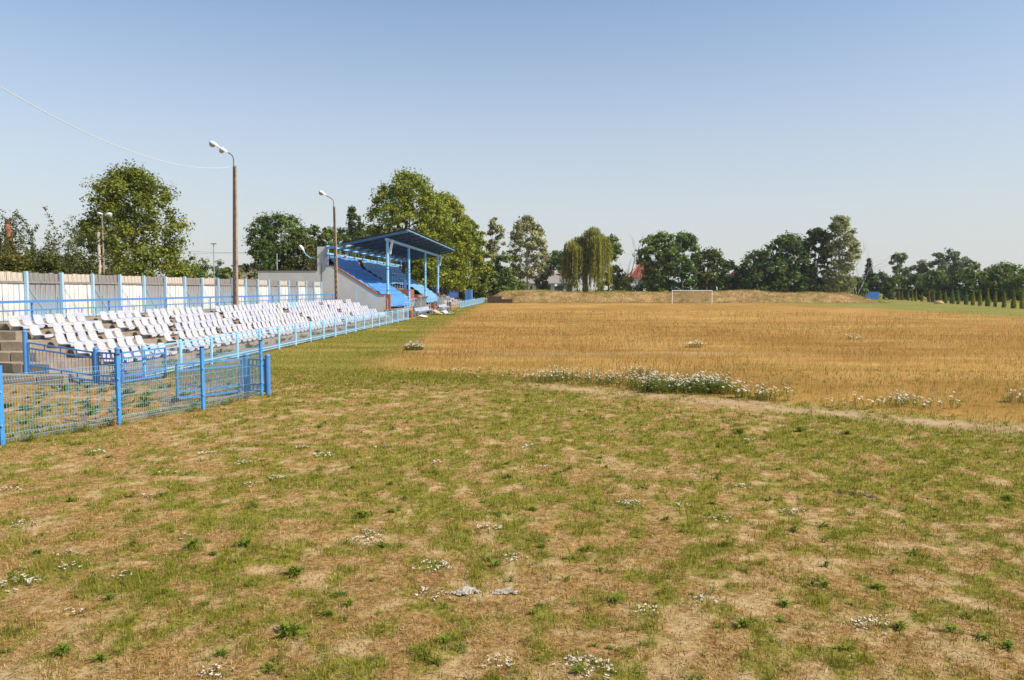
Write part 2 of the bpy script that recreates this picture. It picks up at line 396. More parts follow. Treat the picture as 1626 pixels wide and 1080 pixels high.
def ground_mat():
    m, nt, b = nodes('dry_ground'); L = nt.links
    def attr(n):
        a = nt.nodes.new('ShaderNodeAttribute'); a.attribute_name = n
        s = nt.nodes.new('ShaderNodeSeparateColor'); L.new(a.outputs['Color'], s.inputs[0]); return a, s
    a1, z1 = attr('zone'); a2, z2 = attr('zone_b')
    tc = nt.nodes.new('ShaderNodeTexCoord')
    def noise(sc, det=6, ro=.65, stretch=None):
        n = nt.nodes.new('ShaderNodeTexNoise'); n.inputs['Scale'].default_value = sc; n.inputs['Detail'].default_value = det; n.inputs['Roughness'].default_value = ro
        if stretch:
            mp = nt.nodes.new('ShaderNodeMapping'); mp.inputs['Scale'].default_value = stretch; L.new(tc.outputs['Object'], mp.inputs[0]); L.new(mp.outputs[0], n.inputs[0])
        else: L.new(tc.outputs['Object'], n.inputs[0])
        return n
    def ramp(src, stops):
        r = nt.nodes.new('ShaderNodeValToRGB'); e = r.color_ramp.elements
        while len(e) < len(stops): e.new(.5)
        for k, (p, c) in enumerate(stops): e[k].position = p; e[k].color = (*c, 1)
        L.new(src, r.inputs[0]); return r.outputs[0]
    def mix(f, a, c):
        x = nt.nodes.new('ShaderNodeMix'); x.data_type = 'RGBA'; L.new(f, x.inputs[0]); L.new(a, x.inputs[6]); L.new(c, x.inputs[7]); return x.outputs[2]
    nf = noise(14, 9, .82); nm = noise(1.3, 6, .6); nl = noise(.12, 5, .6); nst = noise(.35, 6, .65, (.35, 1, 1))
    soil = ramp(nf.outputs[0], [(.30, (.24,.15,.06)), (.47, (.41,.285,.135)), (.60, (.52,.375,.20)), (.75, (.62,.47,.28))])
    litter = ramp(nf.outputs[0], [(.34, (.07,.038,.014)), (.48, (.27,.155,.055)), (.58, (.42,.27,.11)), (.70, (.58,.42,.20))])
    greenc = ramp(nf.outputs[0], [(.34, (.06,.062,.010)), (.5, (.20,.18,.030)), (.70, (.42,.33,.09))])
    nb = noise(5.5, 5, .7)
    def jit(src, amt):
        ma = nt.nodes.new('ShaderNodeMath'); ma.operation = 'MULTIPLY_ADD'; ma.inputs[1].default_value = amt; ma.use_clamp = True
        sb = nt.nodes.new('ShaderNodeMath'); sb.operation = 'SUBTRACT'; sb.inputs[1].default_value = .5; L.new(nb.outputs[0], sb.inputs[0])
        L.new(sb.outputs[0], ma.inputs[0]); L.new(src, ma.inputs[2]); return ma.outputs[0]
    base = mix(jit(z1.outputs[2], 2.2), litter, soil)
    base = mix(jit(a1.outputs['Alpha'], -2.0), base, greenc)
    strip = ramp(nst.outputs[0], [(.30, (.11,.115,.015)), (.54, (.19,.17,.028)), (.68, (.32,.22,.065)), (.86, (.45,.30,.13))])
    base = mix(z2.outputs[1], base, strip)
    goldc = ramp(nst.outputs[0], [(.28, (.30,.165,.042)), (.5, (.42,.25,.075)), (.72, (.52,.345,.13))])
    gd = nt.nodes.new('ShaderNodeMix'); gd.data_type = 'RGBA'; gd.inputs[6].default_value = (.62, .55, .48, 1); gd.inputs[7].default_value = (1.12, 1.12, 1.15, 1); L.new(z2.outputs[2], gd.inputs[0])
    gm = nt.nodes.new('ShaderNodeMix'); gm.data_type = 'RGBA'; gm.blend_type = 'MULTIPLY'; gm.inputs[0].default_value = 1; L.new(goldc, gm.inputs[6]); L.new(gd.outputs[2], gm.inputs[7])
    base = mix(z1.outputs[0], base, gm.outputs[2])
    pathc = ramp(nm.outputs[0], [(.3, (.34,.225,.115)), (.7, (.47,.34,.20))])
    base = mix(z1.outputs[1], base, pathc)
    fg = ramp(nst.outputs[0], [(.3, (.13,.15,.03)), (.52, (.21,.195,.05)), (.72, (.34,.26,.09))])
    base = mix(z2.outputs[0], base, fg)
    L.new(base, b.inputs['Base Color']); b.inputs['Roughness'].default_value = .95; b.inputs['Specular IOR Level'].default_value = .03
    bp = nt.nodes.new('ShaderNodeBump'); bp.inputs['Strength'].default_value = .7; bp.inputs['Distance'].default_value = .03
    L.new(nf.outputs[0], bp.inputs['Height']); L.new(bp.outputs[0], b.inputs['Normal'])
    return m
me.materials.append(ground_mat())
ground = bpy.data.objects.new('ground', me); COL.objects.link(ground)
tag(ground, 'dry patchy ground of the sports field reaching to the horizon', 'ground', kind='structure')

# gravelly walkway between terrace and pale fence
mb = MB(); mb.box(-14.4, -12.45, 21.5, 72.9, -.1, .035)
pw = mb.build('path', pmat('grey_walkway', (.26,.235,.20), (.18,.16,.13), 2, .95, .5, 12, dirt=(.12,.13,.05), dirt_scale=1.3, dirt_amt=.6))
tag(pw, 'grey worn walkway between the seating terrace and the pale fence', 'path', kind='structure')

# ------------------------------------------------------------------ embankment behind the goal
def mound_h(x, y):
    prof = np.interp(x, [-14.5, -12.5, -9.5, -4, 6, 12, 24, 40, 58, 63, 70], [0, .5, 2.3, 2.8, 2.75, 2.5, 2.45, 2.4, 2.45, 2.3, 0])
    n = fbm(x * .12, y * .12, 81, 4) - .5; n2 = fbm(x * .7, y * .7, 91, 4) - .5
    fr = sstep(0, 1, (y - 158.5 - n * 4) / 6.5); bk = 1 - sstep(0, 1, (y - 172) / 8)
    n5 = fbm(x * .055 + 3, y * .02, 95, 3) - .5
    return (prof * (1 + n * .40 + n5 * .85)) * fr * bk + n2 * .34 * fr * bk - .03
mx_, my_ = np.meshgrid(np.linspace(-16, 72, 260), np.linspace(156, 182, 80))
mz_ = mound_h(mx_, my_)
me = bpy.data.meshes.new('embankment')
a, b_ = mx_.shape[1], mx_.shape[0]
ii, jj = np.meshgrid(np.arange(a - 1), np.arange(b_ - 1))
q = np.stack([jj*a+ii, jj*a+ii+1, (jj+1)*a+ii+1, (jj+1)*a+ii], -1).reshape(-1, 4)
me.from_pydata(np.stack([mx_, my_, mz_], -1).reshape(-1, 3).tolist(), [], q.tolist()); me.shade_smooth()
me.materials.append(pmat('dry_embankment', (.42,.27,.115), (.21,.125,.045), .5, .95, .9, 3, dirt=(.15,.14,.03), dirt_scale=.25, dirt_amt=.85))
emb = bpy.data.objects.new('embankment', me); COL.objects.link(emb)
tag(emb, 'low earth embankment with dead grass behind the goal', 'embankment', kind='structure')

# ------------------------------------------------------------------ concrete terrace and its seats
FRONT = [-17.05, -16.25, -15.45, -14.65, -13.85]
TREAD = [1.40, 1.11, .83, .56, .28]
ENDY = [24.45, 23.75, 23.05, 22.45, 21.85]
ter = thing('concrete_terrace', (-16.5, 47, 0), 'long stepped concrete terrace carrying five rows of white seats', 'terrace')
tiers = [(-17.85, 1.62, 25.1)] + list(zip(FRONT, TREAD, ENDY))
for k, (xf, zt, y0) in enumerate(tiers):
    xb = -20.6 if k == 0 else tiers[k-1][0]
    y0b = y0
    zb_ = tiers[k+1][1] if k + 1 < len(tiers) else 0.0
    # tread slabs laid end to end, each a little out of line
    y = y0; n = 0
    while y < 70.4:
        ln = random.uniform(1.9, 3.1); y1 = min(y + ln, 70.5)
        if 70.5 - y1 < .8: y1 = 70.5
        dx, dz = random.uniform(-.018, .018), random.uniform(-.014, .012)
        mb = MB(); mb.box(xb - .02, xf + dx, y + .006, y1 - .006, -.25, zt + dz)
        mb.build('step', M['concrete'], ter, bevel=.018)
        y = y1
    # the tier turns the corner and runs off to the left
    mb = MB(); mb.box(-30, xb - .05, y0, tiers[k-1][2] if k else 27, -.25, zt - .004)
    mb.build('step', M['concrete'], ter, bevel=.018)

def seat_mesh():
    prof = [(.40,.035),(.415,.085),(.36,.105),(.24,.098),(.12,.09),(.035,.105),(-.02,.16),(-.055,.25),(-.08,.34),(-.095,.395),(-.115,.418),(-.135,.412)]
    hw = [.185,.20,.208,.212,.214,.213,.21,.208,.20,.178,.125,.10]
    nu = 9; v = []; f = []
    for j, ((x, z), w) in enumerate(zip(prof, hw)):
        for i in range(nu):
            u = -1 + 2 * i / (nu - 1)
            xx, zz = x, z
            if j <= 5: zz += .032 * abs(u) ** 3 * (1 if j > 0 else .2)
            if j >= 5: xx += .05 * abs(u) ** 3 * (1 if j < 10 else .4)
            v.append((xx, u * w, zz))
    n = len(v); nv = len(prof)
    for j, ((x, z), w) in enumerate(zip(prof, hw)):
        for i in range(nu):
            u = -1 + 2 * i / (nu - 1)
            px, py, pz = v[j*nu+i]
            t = .02
            v.append((px - (t if j >= 5 else 0), py * 1.0, pz - (t + .012 if j < 6 else 0)))
    for j in range(nv - 1):
        for i in range(nu - 1):
            a = j*nu+i
            f.append((a, a+1, a+nu+1, a+nu)); f.append((n+a, n+a+nu, n+a+nu+1, n+a+1))
    ring = [i for i in range(nu)] + [j*nu+nu-1 for j in range(1, nv)] + [(nv-1)*nu+i for i in range(nu-2, -1, -1)] + [j*nu for j in range(nv-2, 0, -1)]
    for k in range(len(ring)):
        a, b = ring[k], ring[(k+1) % len(ring)]
        f.append((a, b, n+b, n+a))
    mb = MB(); mb.add(v, f)
    mb.box(-.02, .20, -.12, .12, -.02, .07)      # moulded foot under the pan
    return mb
SEATS = {}
for key in ('white_seat', 'violet_seat', 'dirty_seat', 'blue_seat'):
    m = seat_mesh().mesh('seat'); m.materials.append(M[key]); m.shade_smooth(); SEATS[key] = m
ROWPX = [  # stretches of seats per row, by the picture columns where they begin and end
    [(17, 127), (161, 215), (235, 316), (343, 432), (441, 501), (512, 540), (549, 557)],
    [(50, 51), (85, 150), (187, 264), (279, 342), (355, 447), (458, 517), (523, 574)],
    [(89, 143), (167, 184), (222, 262), (280, 365), (380, 469), (479, 530), (541, 582)],
    [(119, 217), (261, 262), (284, 338), (352, 392), (402, 429), (435, 483), (494, 552), (559, 599)],
    [(161, 258), (281, 326), (341, 412), (427, 470), (476, 540), (546, 610)],
]
ORD = ['first','second','third','fourth','fifth','sixth','seventh','eighth','ninth','tenth','eleventh','twelfth','thirteenth','fourteenth','fifteenth','sixteenth','seventeenth','eighteenth','nineteenth']
TENS = {2:'twent',3:'thirt',4:'fort',5:'fift',6:'sixt',7:'sevent',8:'eight'}
def ordinal(n):
    if n < 20: return ORD[n-1]
    t, u = divmod(n, 10)
    return TENS[t] + 'ieth' if u == 0 else TENS[t] + 'y-' + ORD[u-1]
ROWNAME = ['back row', 'second row from the back', 'middle row', 'second row from the front', 'front row']
nseat = 0
for r in range(5):
    xs = FRONT[r] - .40
    idx = 0
    for (p0, p1) in ROWPX[r]:
        def yat(px):
            a, b, _ = ray(px, 500); return (xs - .12) / a * b
        ya, yb = yat(p0), yat(p1)
        cnt = max(1, int(round((yb - ya) / .625)) + 1) if p1 - p0 > 2 else 1
        for k in range(cnt):
            y = ya + k * .625
            if y > 69.7: continue
            idx += 1
            key = 'white_seat'
            t = random.random()
            if t < .22: key = 'violet_seat'
            elif t < .33: key = 'dirty_seat'
            look = {'white_seat': 'white', 'violet_seat': 'bluish white', 'dirty_seat': 'stained white'}[key]
            if r == 0 and abs(y - yat(463)) < .33: key, look = 'blue_seat', 'light blue'
            o = bpy.data.objects.new('stadium_seat', SEATS[key]); COL.objects.link(o)
            o.scale = (1.1, 1.14, 1.08); o.location = (xs + random.uniform(-.02, .02), y + random.uniform(-.02, .02), TREAD[r] + .024)
            o.rotation_euler = (random.uniform(-.012, .012), random.uniform(-.025, .02), random.uniform(-.03, .03))
            tag(o, '%s plastic seat, %s from the near end of the %s' % (look, ordinal(idx), ROWNAME[r]), 'seat', 'bucket seats on the concrete terrace')
            nseat += 1
print('seats', nseat)

# ------------------------------------------------------------------ wooden fence behind the terrace
WX = -19.5; WP = 2.155; WY0 = 28.56 - 2 * WP
NP = 21
wf = thing('wooden_fence', (WX, 47, 1.6), 'tall board fence of alternating white and weathered blue panels behind the terrace', 'fence')
board_cache = {}
def shared_box(key, sx, sy, sz, mat, bev=0.0):
    if key not in board_cache:
        mb = MB(); mb.box(-sx/2, sx/2, -sy/2, sy/2, 0, sz)
        m = mb.mesh(key); m.materials.append(mat); board_cache[key] = m
    return board_cache[key]
def put(name, me, parent, loc, rot=(0, 0, 0)):
    o = bpy.data.objects.new(name, me); COL.objects.link(o); o.parent = parent
    o.location = Vector(loc) - root_loc(parent); o.rotation_euler = rot
    return o
for i in range(NP):
    y = WY0 + i * WP
    mb = MB(); mb.box(WX + .03, WX + .14, y - .055, y + .055, 1.3, 3.42 + random.uniform(-.01, .03))
    mb.build('post', M['paleblue'], wf)
for i in range(NP - 1):
    y0 = WY0 + i * WP; blue = (i % 2 == 0)
    nb = 7; w = WP / nb
    for k in range(nb):
        yc = y0 + (k + .5) * w
        me_ = shared_box('board_low_%d_%d' % (blue, k % 3), .022, w * (.93, .96, .90)[k % 3], 1.68, M['greywood'] if blue else M['whitewood'])
        put('board', me_, wf, (WX + random.uniform(-.006, .006), yc, 1.32 + random.uniform(-.02, .01)), (0, random.uniform(-.006, .006), 0))
        me_ = shared_box('board_top_%d_%d' % (blue, k % 3), .022, w * (.95, .90, .97)[k % 3], .42, M['greytop'] if blue else M['whitetop'])
        put('board', me_, wf, (WX - .03 + random.uniform(-.006, .006), yc, 2.96 + random.uniform(-.02, .02)), (0, random.uniform(-.01, .01), 0))
    for z in (2.98, 1.62):
        mb = MB(); mb.box(WX + .014, WX + .055, y0 + .056, y0 + WP - .056, z, z + .075); mb.build('rail', M['greytop'] if z > 2 else M['paleblue'], wf)
    mb = MB(); mb.bar((WX + .06, y0 + .07, 2.95), (WX + .06, y0 + WP * .62, 1.7), .014); mb.build('brace', M['paleblue'], wf)

# blue railing along the top step
rl = thing('top_railing', (-18.4, 47, 1.6), 'blue two rail railing along the top of the terrace before the board fence', 'railing')
mb = MB(); mb.box(-18.44, -18.37, 18, 68.9, 2.27, 2.36); mb.build('top_rail', M['midblue'], rl)
mb = MB(); mb.box(-18.43, -18.38, 18, 69.3, 1.98, 2.03); mb.build('middle_rail', M['midblue'], rl)
for k in range(47):
    y = 22.4 + k * 1.0
    big = k % 5 == 0
    mb = MB(); mb.bar((-18.45, y, 1.6), (-18.45 + random.uniform(-.02, .02), y, 2.0 if not big else 2.30), .045 if big else .022)
    mb.build('upright', M['midblue'] if big else M['darkmetal'], rl)
    if not big and k % 3 != 1:
        mb = MB(); mb.bar((-18.46, y + .5, 1.62), (-18.46, y + .5, 2.47), .014); mb.build('spike', M['darkmetal'], rl)
mb = MB(); mb.bar((-18.40, 69.2, 1.6), (-18.40, 68.7, 2.40), .05); mb.bar((-18.40, 69.9, 1.6), (-18.40, 68.7, 2.40), .05); mb.build('end_brace', M['midblue'], rl)

# ------------------------------------------------------------------ pale blue pitch-side fence
def pale_fence(y0, n, step, label, x=-12.2, xend=None, h=1.02):
    f = thing('pitch_fence', (x, y0, 0), label, 'fence', 'pale blue pitch fences')
    xs = [x + (0 if xend is None else (xend - x) * i / (n - 1)) for i in range(n)]
    for i in range(n):
        y = y0 + i * step
        mb = MB(); mb.tube([(xs[i], y, -.2), (xs[i], y, h - .02)], .055, 10); mb.lathe([(.055, 0), (.06, .02), (.05, .05), (.025, .075)], (xs[i], y, h - .02), 10)
        mb.build('post', M['lightblue'], f)
        if i == n - 1: break
        yb = y + step; xa, xb = xs[i], xs[i+1]
        for z, w in ((h - .04, .05), (h - .17, .035), (.20, .045), (.10, .03)):
            mb = MB(); mb.bar((xa, y + .05, z), (xb, yb - .05, z), w, w * .8); mb.build('rail', M['lightblue'], f)
        mb = MB(); nbar = 20
        for k in range(1, nbar):
            t = k / nbar
            xx, yy = xa + (xb - xa) * t, y + step * t
            mb.bar((xx, yy, .20), (xx, yy, h - .17), .009)
        mb.build('bars', M['bars'], f)
    return f
pale_fence(23.2, 20, 2.424, 'pale blue railing fence running along the near white seats')
pale_fence(112.5, 22, 2.45, 'pale blue railing fence running from the far dugout to the embankment', x=-12.2, xend=-12.6)

# ------------------------------------------------------------------ gates between the fences
def round_post(name, x, y, z0, h, label, group='blue round gate posts'):
    mb = MB(); mb.tube([(x, y, z0 - .2), (x, y, z0 + h)], .068, 14)
    mb.lathe([(.068, 0), (.078, .01), (.078, .03), (.066, .06), (.035, .085), (.006, .095)], (x, y, z0 + h), 14)
    o = mb.build(name, M['midblue'], None, smooth=False)
    return tag(o, label, 'post', group)
PA, PB, PC, PE, PF = (-15.2, 22.2), (-12.98, 22.0), (-12.2, 21.75), (-7.84, 20.14), (-7.18, 19.9)
round_post('gate_post', *PA, .28, 1.2, 'tall blue round post at the corner of the concrete steps')
round_post('gate_post', *PB, 0, 1.0, 'blue round post left of the narrow wicket by the front row')
round_post('gate_post', *PC, 0, 1.02, 'blue round post standing where the pale fence begins')
round_post('gate_post', *PE, 0, 1.0, 'blue round post carrying the open gate behind the mesh fence')
round_post('gate_post', *PF, 0, 1.0, 'blue round post at the free end of the mesh fence')
def framed(name, a, b, za, zb, h, label, cat, nbar, wheel=None, group=None, lowbars=True):
    a3, b3 = Vector((a[0], a[1], 0)), Vector((b[0], b[1], 0)); d = (b3 - a3); d.normalize()
    t = thing(name, (a[0], a[1], za), label, cat, group)
    P = lambda s, z: a3.lerp(b3, s) + Vector((0, 0, za + (zb - za) * s + z))
    mb = MB()
    for s in (0.0, 1.0): mb.bar(P(s, .09), P(s, h), .05)
    for z in (h, h - .16, .26, .10): mb.bar(P(0, z), P(1, z), .045, .045)
    for s in (.25, .5, .75): mb.bar(P(s, h), P(s, h - .16), .025); mb.bar(P(s, .26), P(s, .1), .025)
    mb.build('frame', M['midblue'], t)
    mb = MB()
    for k in range(1, nbar): mb.bar(P(k / nbar, .26), P(k / nbar, h - .16), .012)
    mb.build('bars', M['midblue'], t)
    if wheel is not None:
        c = P(wheel, .08); r = d.cross(Vector((0, 0, 1))) * .03
        c = c - d * .06
        mb = MB(); mb.tube([c - r, c + r], .085, 14); mb.build('wheel', M['rubber'], t)
    return t
framed('fence_panel', (-15.1, 22.19), (-13.07, 22.01), .26, 0, .93, 'sloping blue barred panel between the corner post and the wicket', 'fence panel', 18)
framed('wicket_gate', (-12.9, 21.97), (-12.29, 21.79), 0, 0, .92, 'narrow blue barred wicket beside the pale fence', 'gate', 6)
framed('gate_leaf', (-12.1, 21.80), (-11.80, 23.75), 0, 0, .93, 'open blue gate leaf folded against the pale fence', 'gate', 20, wheel=1.0)
framed('gate_leaf', (-8.92, 18.50), (-7.93, 20.05), 0, 0, .93, 'open blue gate leaf folded behind the mesh fence', 'gate', 20, wheel=0.0)
framed('wicket_gate', (-7.76, 20.12), (-7.26, 19.94), 0, 0, .92, 'narrow blue barred wicket at the far end of the mesh fence', 'gate', 5)

# ------------------------------------------------------------------ wire mesh fence in the foreground
mf_pts = [(-10.55, 11.15), (-9.59, 13.29), (-8.62, 15.36), (-7.81, 17.44), (-7.30, 19.75)]
mf = thing('mesh_fence', (-8.6, 15.4, 0), 'bright blue wire mesh panel fence on square posts in the left foreground', 'fence')
for i, (x, y) in enumerate(mf_pts):
    d = Vector((.38, .92, 0))
    mb = MB(); mb.bar((x, y, -.2), (x, y, 1.42), .075, .055, up=(d.y, -d.x, 0)); p = mb.build('post', M['brightblue'], mf)
    mb = MB(); mb.bar((x, y, 1.421), (x, y, 1.45), .08, .06, up=(d.y, -d.x, 0)); mb.build('cap', M['postcap'], p)
    mb = MB()
    for z in (.35, .95): mb.tube([(x + .02, y - .045, z), (x + .05, y - .045, z)], .018, 8)
    mb.build('clamp', M['wire'], p)
for i in range(len(mf_pts) - 1):
    a = Vector((*mf_pts[i], 0)); b = Vector((*mf_pts[i+1], 0)); d = (b - a).normalized(); nrm = Vector((d.y, -d.x, 0))
    a = a + d * .05; b = b - d * .05; ln = (b - a).length
    mb = MB(); zs = [.05, .10, .17, .24, .44, .66, .88, 1.07, 1.14, 1.21]
    def off(z):                                    # folds near the top and the bottom of a panel
        return .035 if abs(z - .145) < .03 or abs(z - 1.105) < .04 else 0
    zz = [.03, .10, .145, .19, .50, .80, 1.06, 1.105, 1.15, 1.25]
    nv = int(ln / .05)
    for k in range(nv + 1):
        p = a + d * (k * .05)
        for z0, z1 in ((.03, .10), (.10, .145), (.145, .19), (.19, 1.06), (1.06, 1.105), (1.105, 1.15), (1.15, 1.25)):
            mb.bar(p + nrm * off(z0) + Vector((0, 0, z0)), p + nrm * off(z1) + Vector((0, 0, z1)), .0045)
    for z in (.10, .19, .38, .60, .82, 1.06, 1.15, 1.24):
        mb.bar(a + nrm * (off(z) + .006) + Vector((0, 0, z)), b + nrm * (off(z) + .006) + Vector((0, 0, z)), .0040, .0045)
    mb.build('wire_mesh', M['wire'], mf)

# ------------------------------------------------------------------ concrete lamp poles
def luminaire(parent, p, d, L=.62, w=.2):
    d = Vector(d).normalized(); s = d.cross(Vector((0, 0, 1))).normalized(); u = s.cross(d)
    p = Vector(p); mb = MB(); vs = []; fs = []; n = 10
    st = [(0, .05, .05), (.18, .07, .07), (.35, .10, .10), (.6, .15, .13), (.85, .14, .11), (1.0, .06, .05)]
    for t, hw, hh in st:
        for k in range(n):
            an = 2 * math.pi * k / n
            z = math.sin(an) * hh * w / .2
            if z < -.02: z = -.02
            vs.append(p + d * t * L + s * math.cos(an) * hw * w / .2 + u * z)
    for i in range(len(st) - 1):
        for k in range(n): fs.append((i*n+k, i*n+(k+1) % n, (i+1)*n+(k+1) % n, (i+1)*n+k))
    fs.append(tuple(range(n))[::-1]); fs.append(tuple((len(st)-1)*n+k for k in range(n)))
    mb.add(vs, fs); h = mb.build('lamp_head', M['white'], parent, smooth=True)
    mb = MB(); vs = []; fs = []; c = p + d * .68 * L - u * .022; m = 6
    for i in range(m):
        ph = math.pi / 2 * i / (m - 1)
        for k in range(n):
            an = 2 * math.pi * k / n
            vs.append(c + d * math.cos(an) * .30 * L * math.cos(ph) + s * math.sin(an) * .13 * w / .2 * math.cos(ph) - u * .15 * w / .2 * math.sin(ph))
    for i in range(m - 1):
        for k in range(n): fs.append((i*n+k, i*n+(k+1) % n, (i+1)*n+(k+1) % n, (i+1)*n+k))
    mb.add(vs, fs); mb.build('lamp_bowl', M['glass'], h, smooth=True)
def lamp_pole(x, y, z0, top, lean, label, two):
    t = thing('lamp_pole', (x, y, z0), label, 'lamp pole', 'perforated concrete lamp poles on the terrace')
    mb = MB(); H = top - z0
    P = lambda s, ox: Vector((x + lean * s + ox * 0, y + ox, z0 + H * s))
    Pf = lambda s, o: Vector((x + lean * s + o * .9, y - o * .45, z0 + H * s))
    n = 26
    for sgn in (-1, 1):
        for k in range(n):
            s0, s1 = k / n, (k + 1) / n
            w0 = .125 - .05 * s0
            a, b = Pf(s0, sgn * w0), Pf(s1, sgn * (.125 - .05 * s1))
            mb.bar(a, b, .085 - .025 * s0, .15 - .05 * s0, up=(.45, .9, 0))
    k = 0; s = .0
    while s < .98:
        hgt = .048 if s < .72 else .03
        mb.bar(Pf(s, 0), Pf(min(s + (.030 if s < .75 else .05), 1), 0), .24 - .1 * s, .09 - .03 * s, up=(.45, .9, 0)); s += .055
    mb.build('shaft', M['poleconc'], t)
    x1 = x + lean
    mb = MB(); arm = [(x1 - .06, y, top - .55), (x1 - .06, y, top + .42), (x1 - .12, y, top + .58), (x1 - .25, y, top + .70), (x1 - .78, y, top + 1.0)]
    mb.tube(arm, .034, 8); mb.build('arm', M['darkmetal'], t)
    d = Vector((-.53, 0, .30))
    if two:
        mb = MB(); mb.tube([arm[-1], (x1 - .98, y, top + 1.11)], .05, 8); mb.build('sleeve', M['white'], t)
        luminaire(t, Vector(arm[-1]) + d.normalized() * .12, d, .66, .24)
        luminaire(t, Vector((x1 - .38, y - .1, top + .74)), d, .5, .25)
    else:
        luminaire(t, Vector((x1 - .70, y, top + .955)), d, .72, .28)
    return t
lamp_pole(-18.15, 45.2, 1.4, 9.9, .14, 'tall perforated concrete lamp pole with two lamp heads and a white cable', True)
lamp_pole(-18.2, 67.8, 1.4, 9.93, -.10, 'perforated concrete lamp pole with one lamp head before the grandstand', False)
def sag(p, q, s, n, r, name, mat, label):
    p, q = Vector(p), Vector(q); pts = []
    for k in range(n + 1):
        t = k / n; v = p.lerp(q, t); v.z -= 4 * s * t * (1 - t); pts.append(v)
    mb = MB(); mb.tube(pts, r, 6); o = mb.build(name, mat, None, smooth=True)
    return tag(o, label, 'cable')
sag((-18.1, 45.2, 9.86), (-15.2, 14, 10.05), 1.62, 40, .013, 'overhead_cable', M['cable'], 'thin white cable sagging from the taller lamp pole to the upper left')

# ------------------------------------------------------------------ the covered grandstand
Y0, Y1 = 73.0, 108.4
gs = thing('grandstand', (-17.6, 90, 0), 'covered grandstand with blue steel roof, pale end wall and blue sheeting', 'grandstand')
mb = MB(); poly = [(-27.1, 0), (-27.1, 4.5), (-21.4, 4.5), (-21.4, 6.76), (-20.45, 6.76), (-20.45, 4.99), (-19.78, 4.92), (-15.57, 2.22), (-14.97, 2.22), (-14.97, 0)]
mb.prism_y(poly, Y0, Y0 + .32); w = mb.build('end_wall', M['render_wall'], gs)
mb = MB(); mb.prism_y([(-19.86, 4.93), (-19.80, 5.02), (-15.56, 2.32), (-15.56, 2.225)], Y0 - .06, Y0 + .40)
mb.box(-15.555, -14.95, Y0 - .06, Y0 + .40, 2.223, 2.32); mb.build('coping', M['brick'], w)
mb = MB(); mb.box(-27.2, -21.403, Y0 - .06, Y0 + .38, 4.503, 4.56); mb.box(-20.6, -19.80, Y0 - .05, Y0 + .38, 4.993, 5.05); mb.build('coping', M['bitumen'], w)
mb = MB(); mb.box(-20.447, -20.38, Y0 - .02, Y0 + .34, 5.06, 6.7); mb.build('edge_trim', M['beige'], w)
mb = MB(); mb.tube([(-21.0, Y0 - .02, 5.2), (-20.98, Y0 - .02, 3.2), (-21.02, Y0 - .02, .5)], .018, 6); mb.build('cable', M['darkcable'], w)
mb = MB(); mb.prism_y([(-19.78, 0), (-19.78, 4.92), (-15.57, 2.22), (-14.97, 2.22), (-14.97, 0)], Y1, Y1 + .35); w2 = mb.build('end_wall', M['brick'], gs)
mb = MB(); mb.prism_y([(-19.86, 4.93), (-19.80, 5.0), (-15.56, 2.30), (-15.56, 2.225)], Y1 - .05, Y1 + .40); mb.build('coping', M['grey_metal'], w2)
mb = MB(); mb.box(-27.0, -21.45, Y0 + .325, Y1 + .3, 0, 4.44); mb.build('rear_block', M['render_wall'], gs)
mb = MB(); mb.box(-21.445, -20.5, Y0 + .325, Y1 + .3, 0, 5.75); mb.build('back_wall', M['brick'], gs)
for k in range(11):
    xa = -15.0 - k * .44; z = 1.3 + k * .31
    mb = MB(); mb.box(-20.49, xa, Y0 + .33, Y1 - .01, z - .31 if k else 0, z); mb.build('seating_step', M['concrete'], gs)
mb = MB(); mb.box(-14.99, -13.6, Y0 - .4, Y1, 0, .88); mb.build('front_walk', M['concrete'], gs, bevel=.02)
for k, y in enumerate((73.3, 84.9, 96.6, 108.1)):
    mb = MB(); mb.tube([(-14.8, y, .9), (-14.8, y, 7.3)], .13, 14); c = mb.build('column', M['lightblue'], gs)
    if k in (0, 3):
        mb = MB(); mb.box(-15.02, -14.55, y - .27, y + .27, .88, 2.30); mb.build('brick_base', M['brick'], c, bevel=.01)
    for z in (2.6, 4.6, 4.9): mb = MB(); mb.tube([(-14.8, y, z), (-14.8, y, z + .08)], .15, 14); mb.build('band', M['steelblue'], c)
mb = MB(); mb.box(-14.92, -14.68, Y0 - .2, Y1 + 2.3, 7.3, 7.52); mb.build('front_beam', M['lightblue'], gs)
zroof = lambda x: 8.36 + (x + 12.72) * .2026
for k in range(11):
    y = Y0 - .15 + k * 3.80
    mb = MB(); mb.bar((-12.8, y, zroof(-12.8) - .18), (-20.45, y, zroof(-20.45) - .18), .10, .22); mb.build('rafter', M['steelblue'] if k == 0 else M['shadedsteel'], gs)
    if k % 2 == 0:
        mb = MB(); mb.bar((-20.42, y, 4.9), (-20.42, y, 6.60), .14); mb.build('rear_post', M['steelblue'], gs)
for x in (-12.95, -14.2, -15.5, -16.8, -18.1):
    mb = MB(); mb.box(x - .05, x + .05, Y0 - .4, Y1 + 2.6, zroof(x) - .068, zroof(x) - .012); mb.build('purlin', M['shadedsteel'], gs)
for x, z in ((-20.40, zroof(-20.4) + .0), (-20.36, 6.12)):
    mb = MB(); mb.box(x - .06, x + .06, Y0 - .3, Y1 + 2.4, z - .1, z + .06); mb.build('rear_beam', M['lightblue'], gs)
rf = MB(); rf.box(-13.0, -12.72, Y0 - .4, Y1 + 2.6, zroof(-12.72) - .12, zroof(-12.72) - .07)
rf = rf.build('eaves_trim', M['lightblue'], gs)
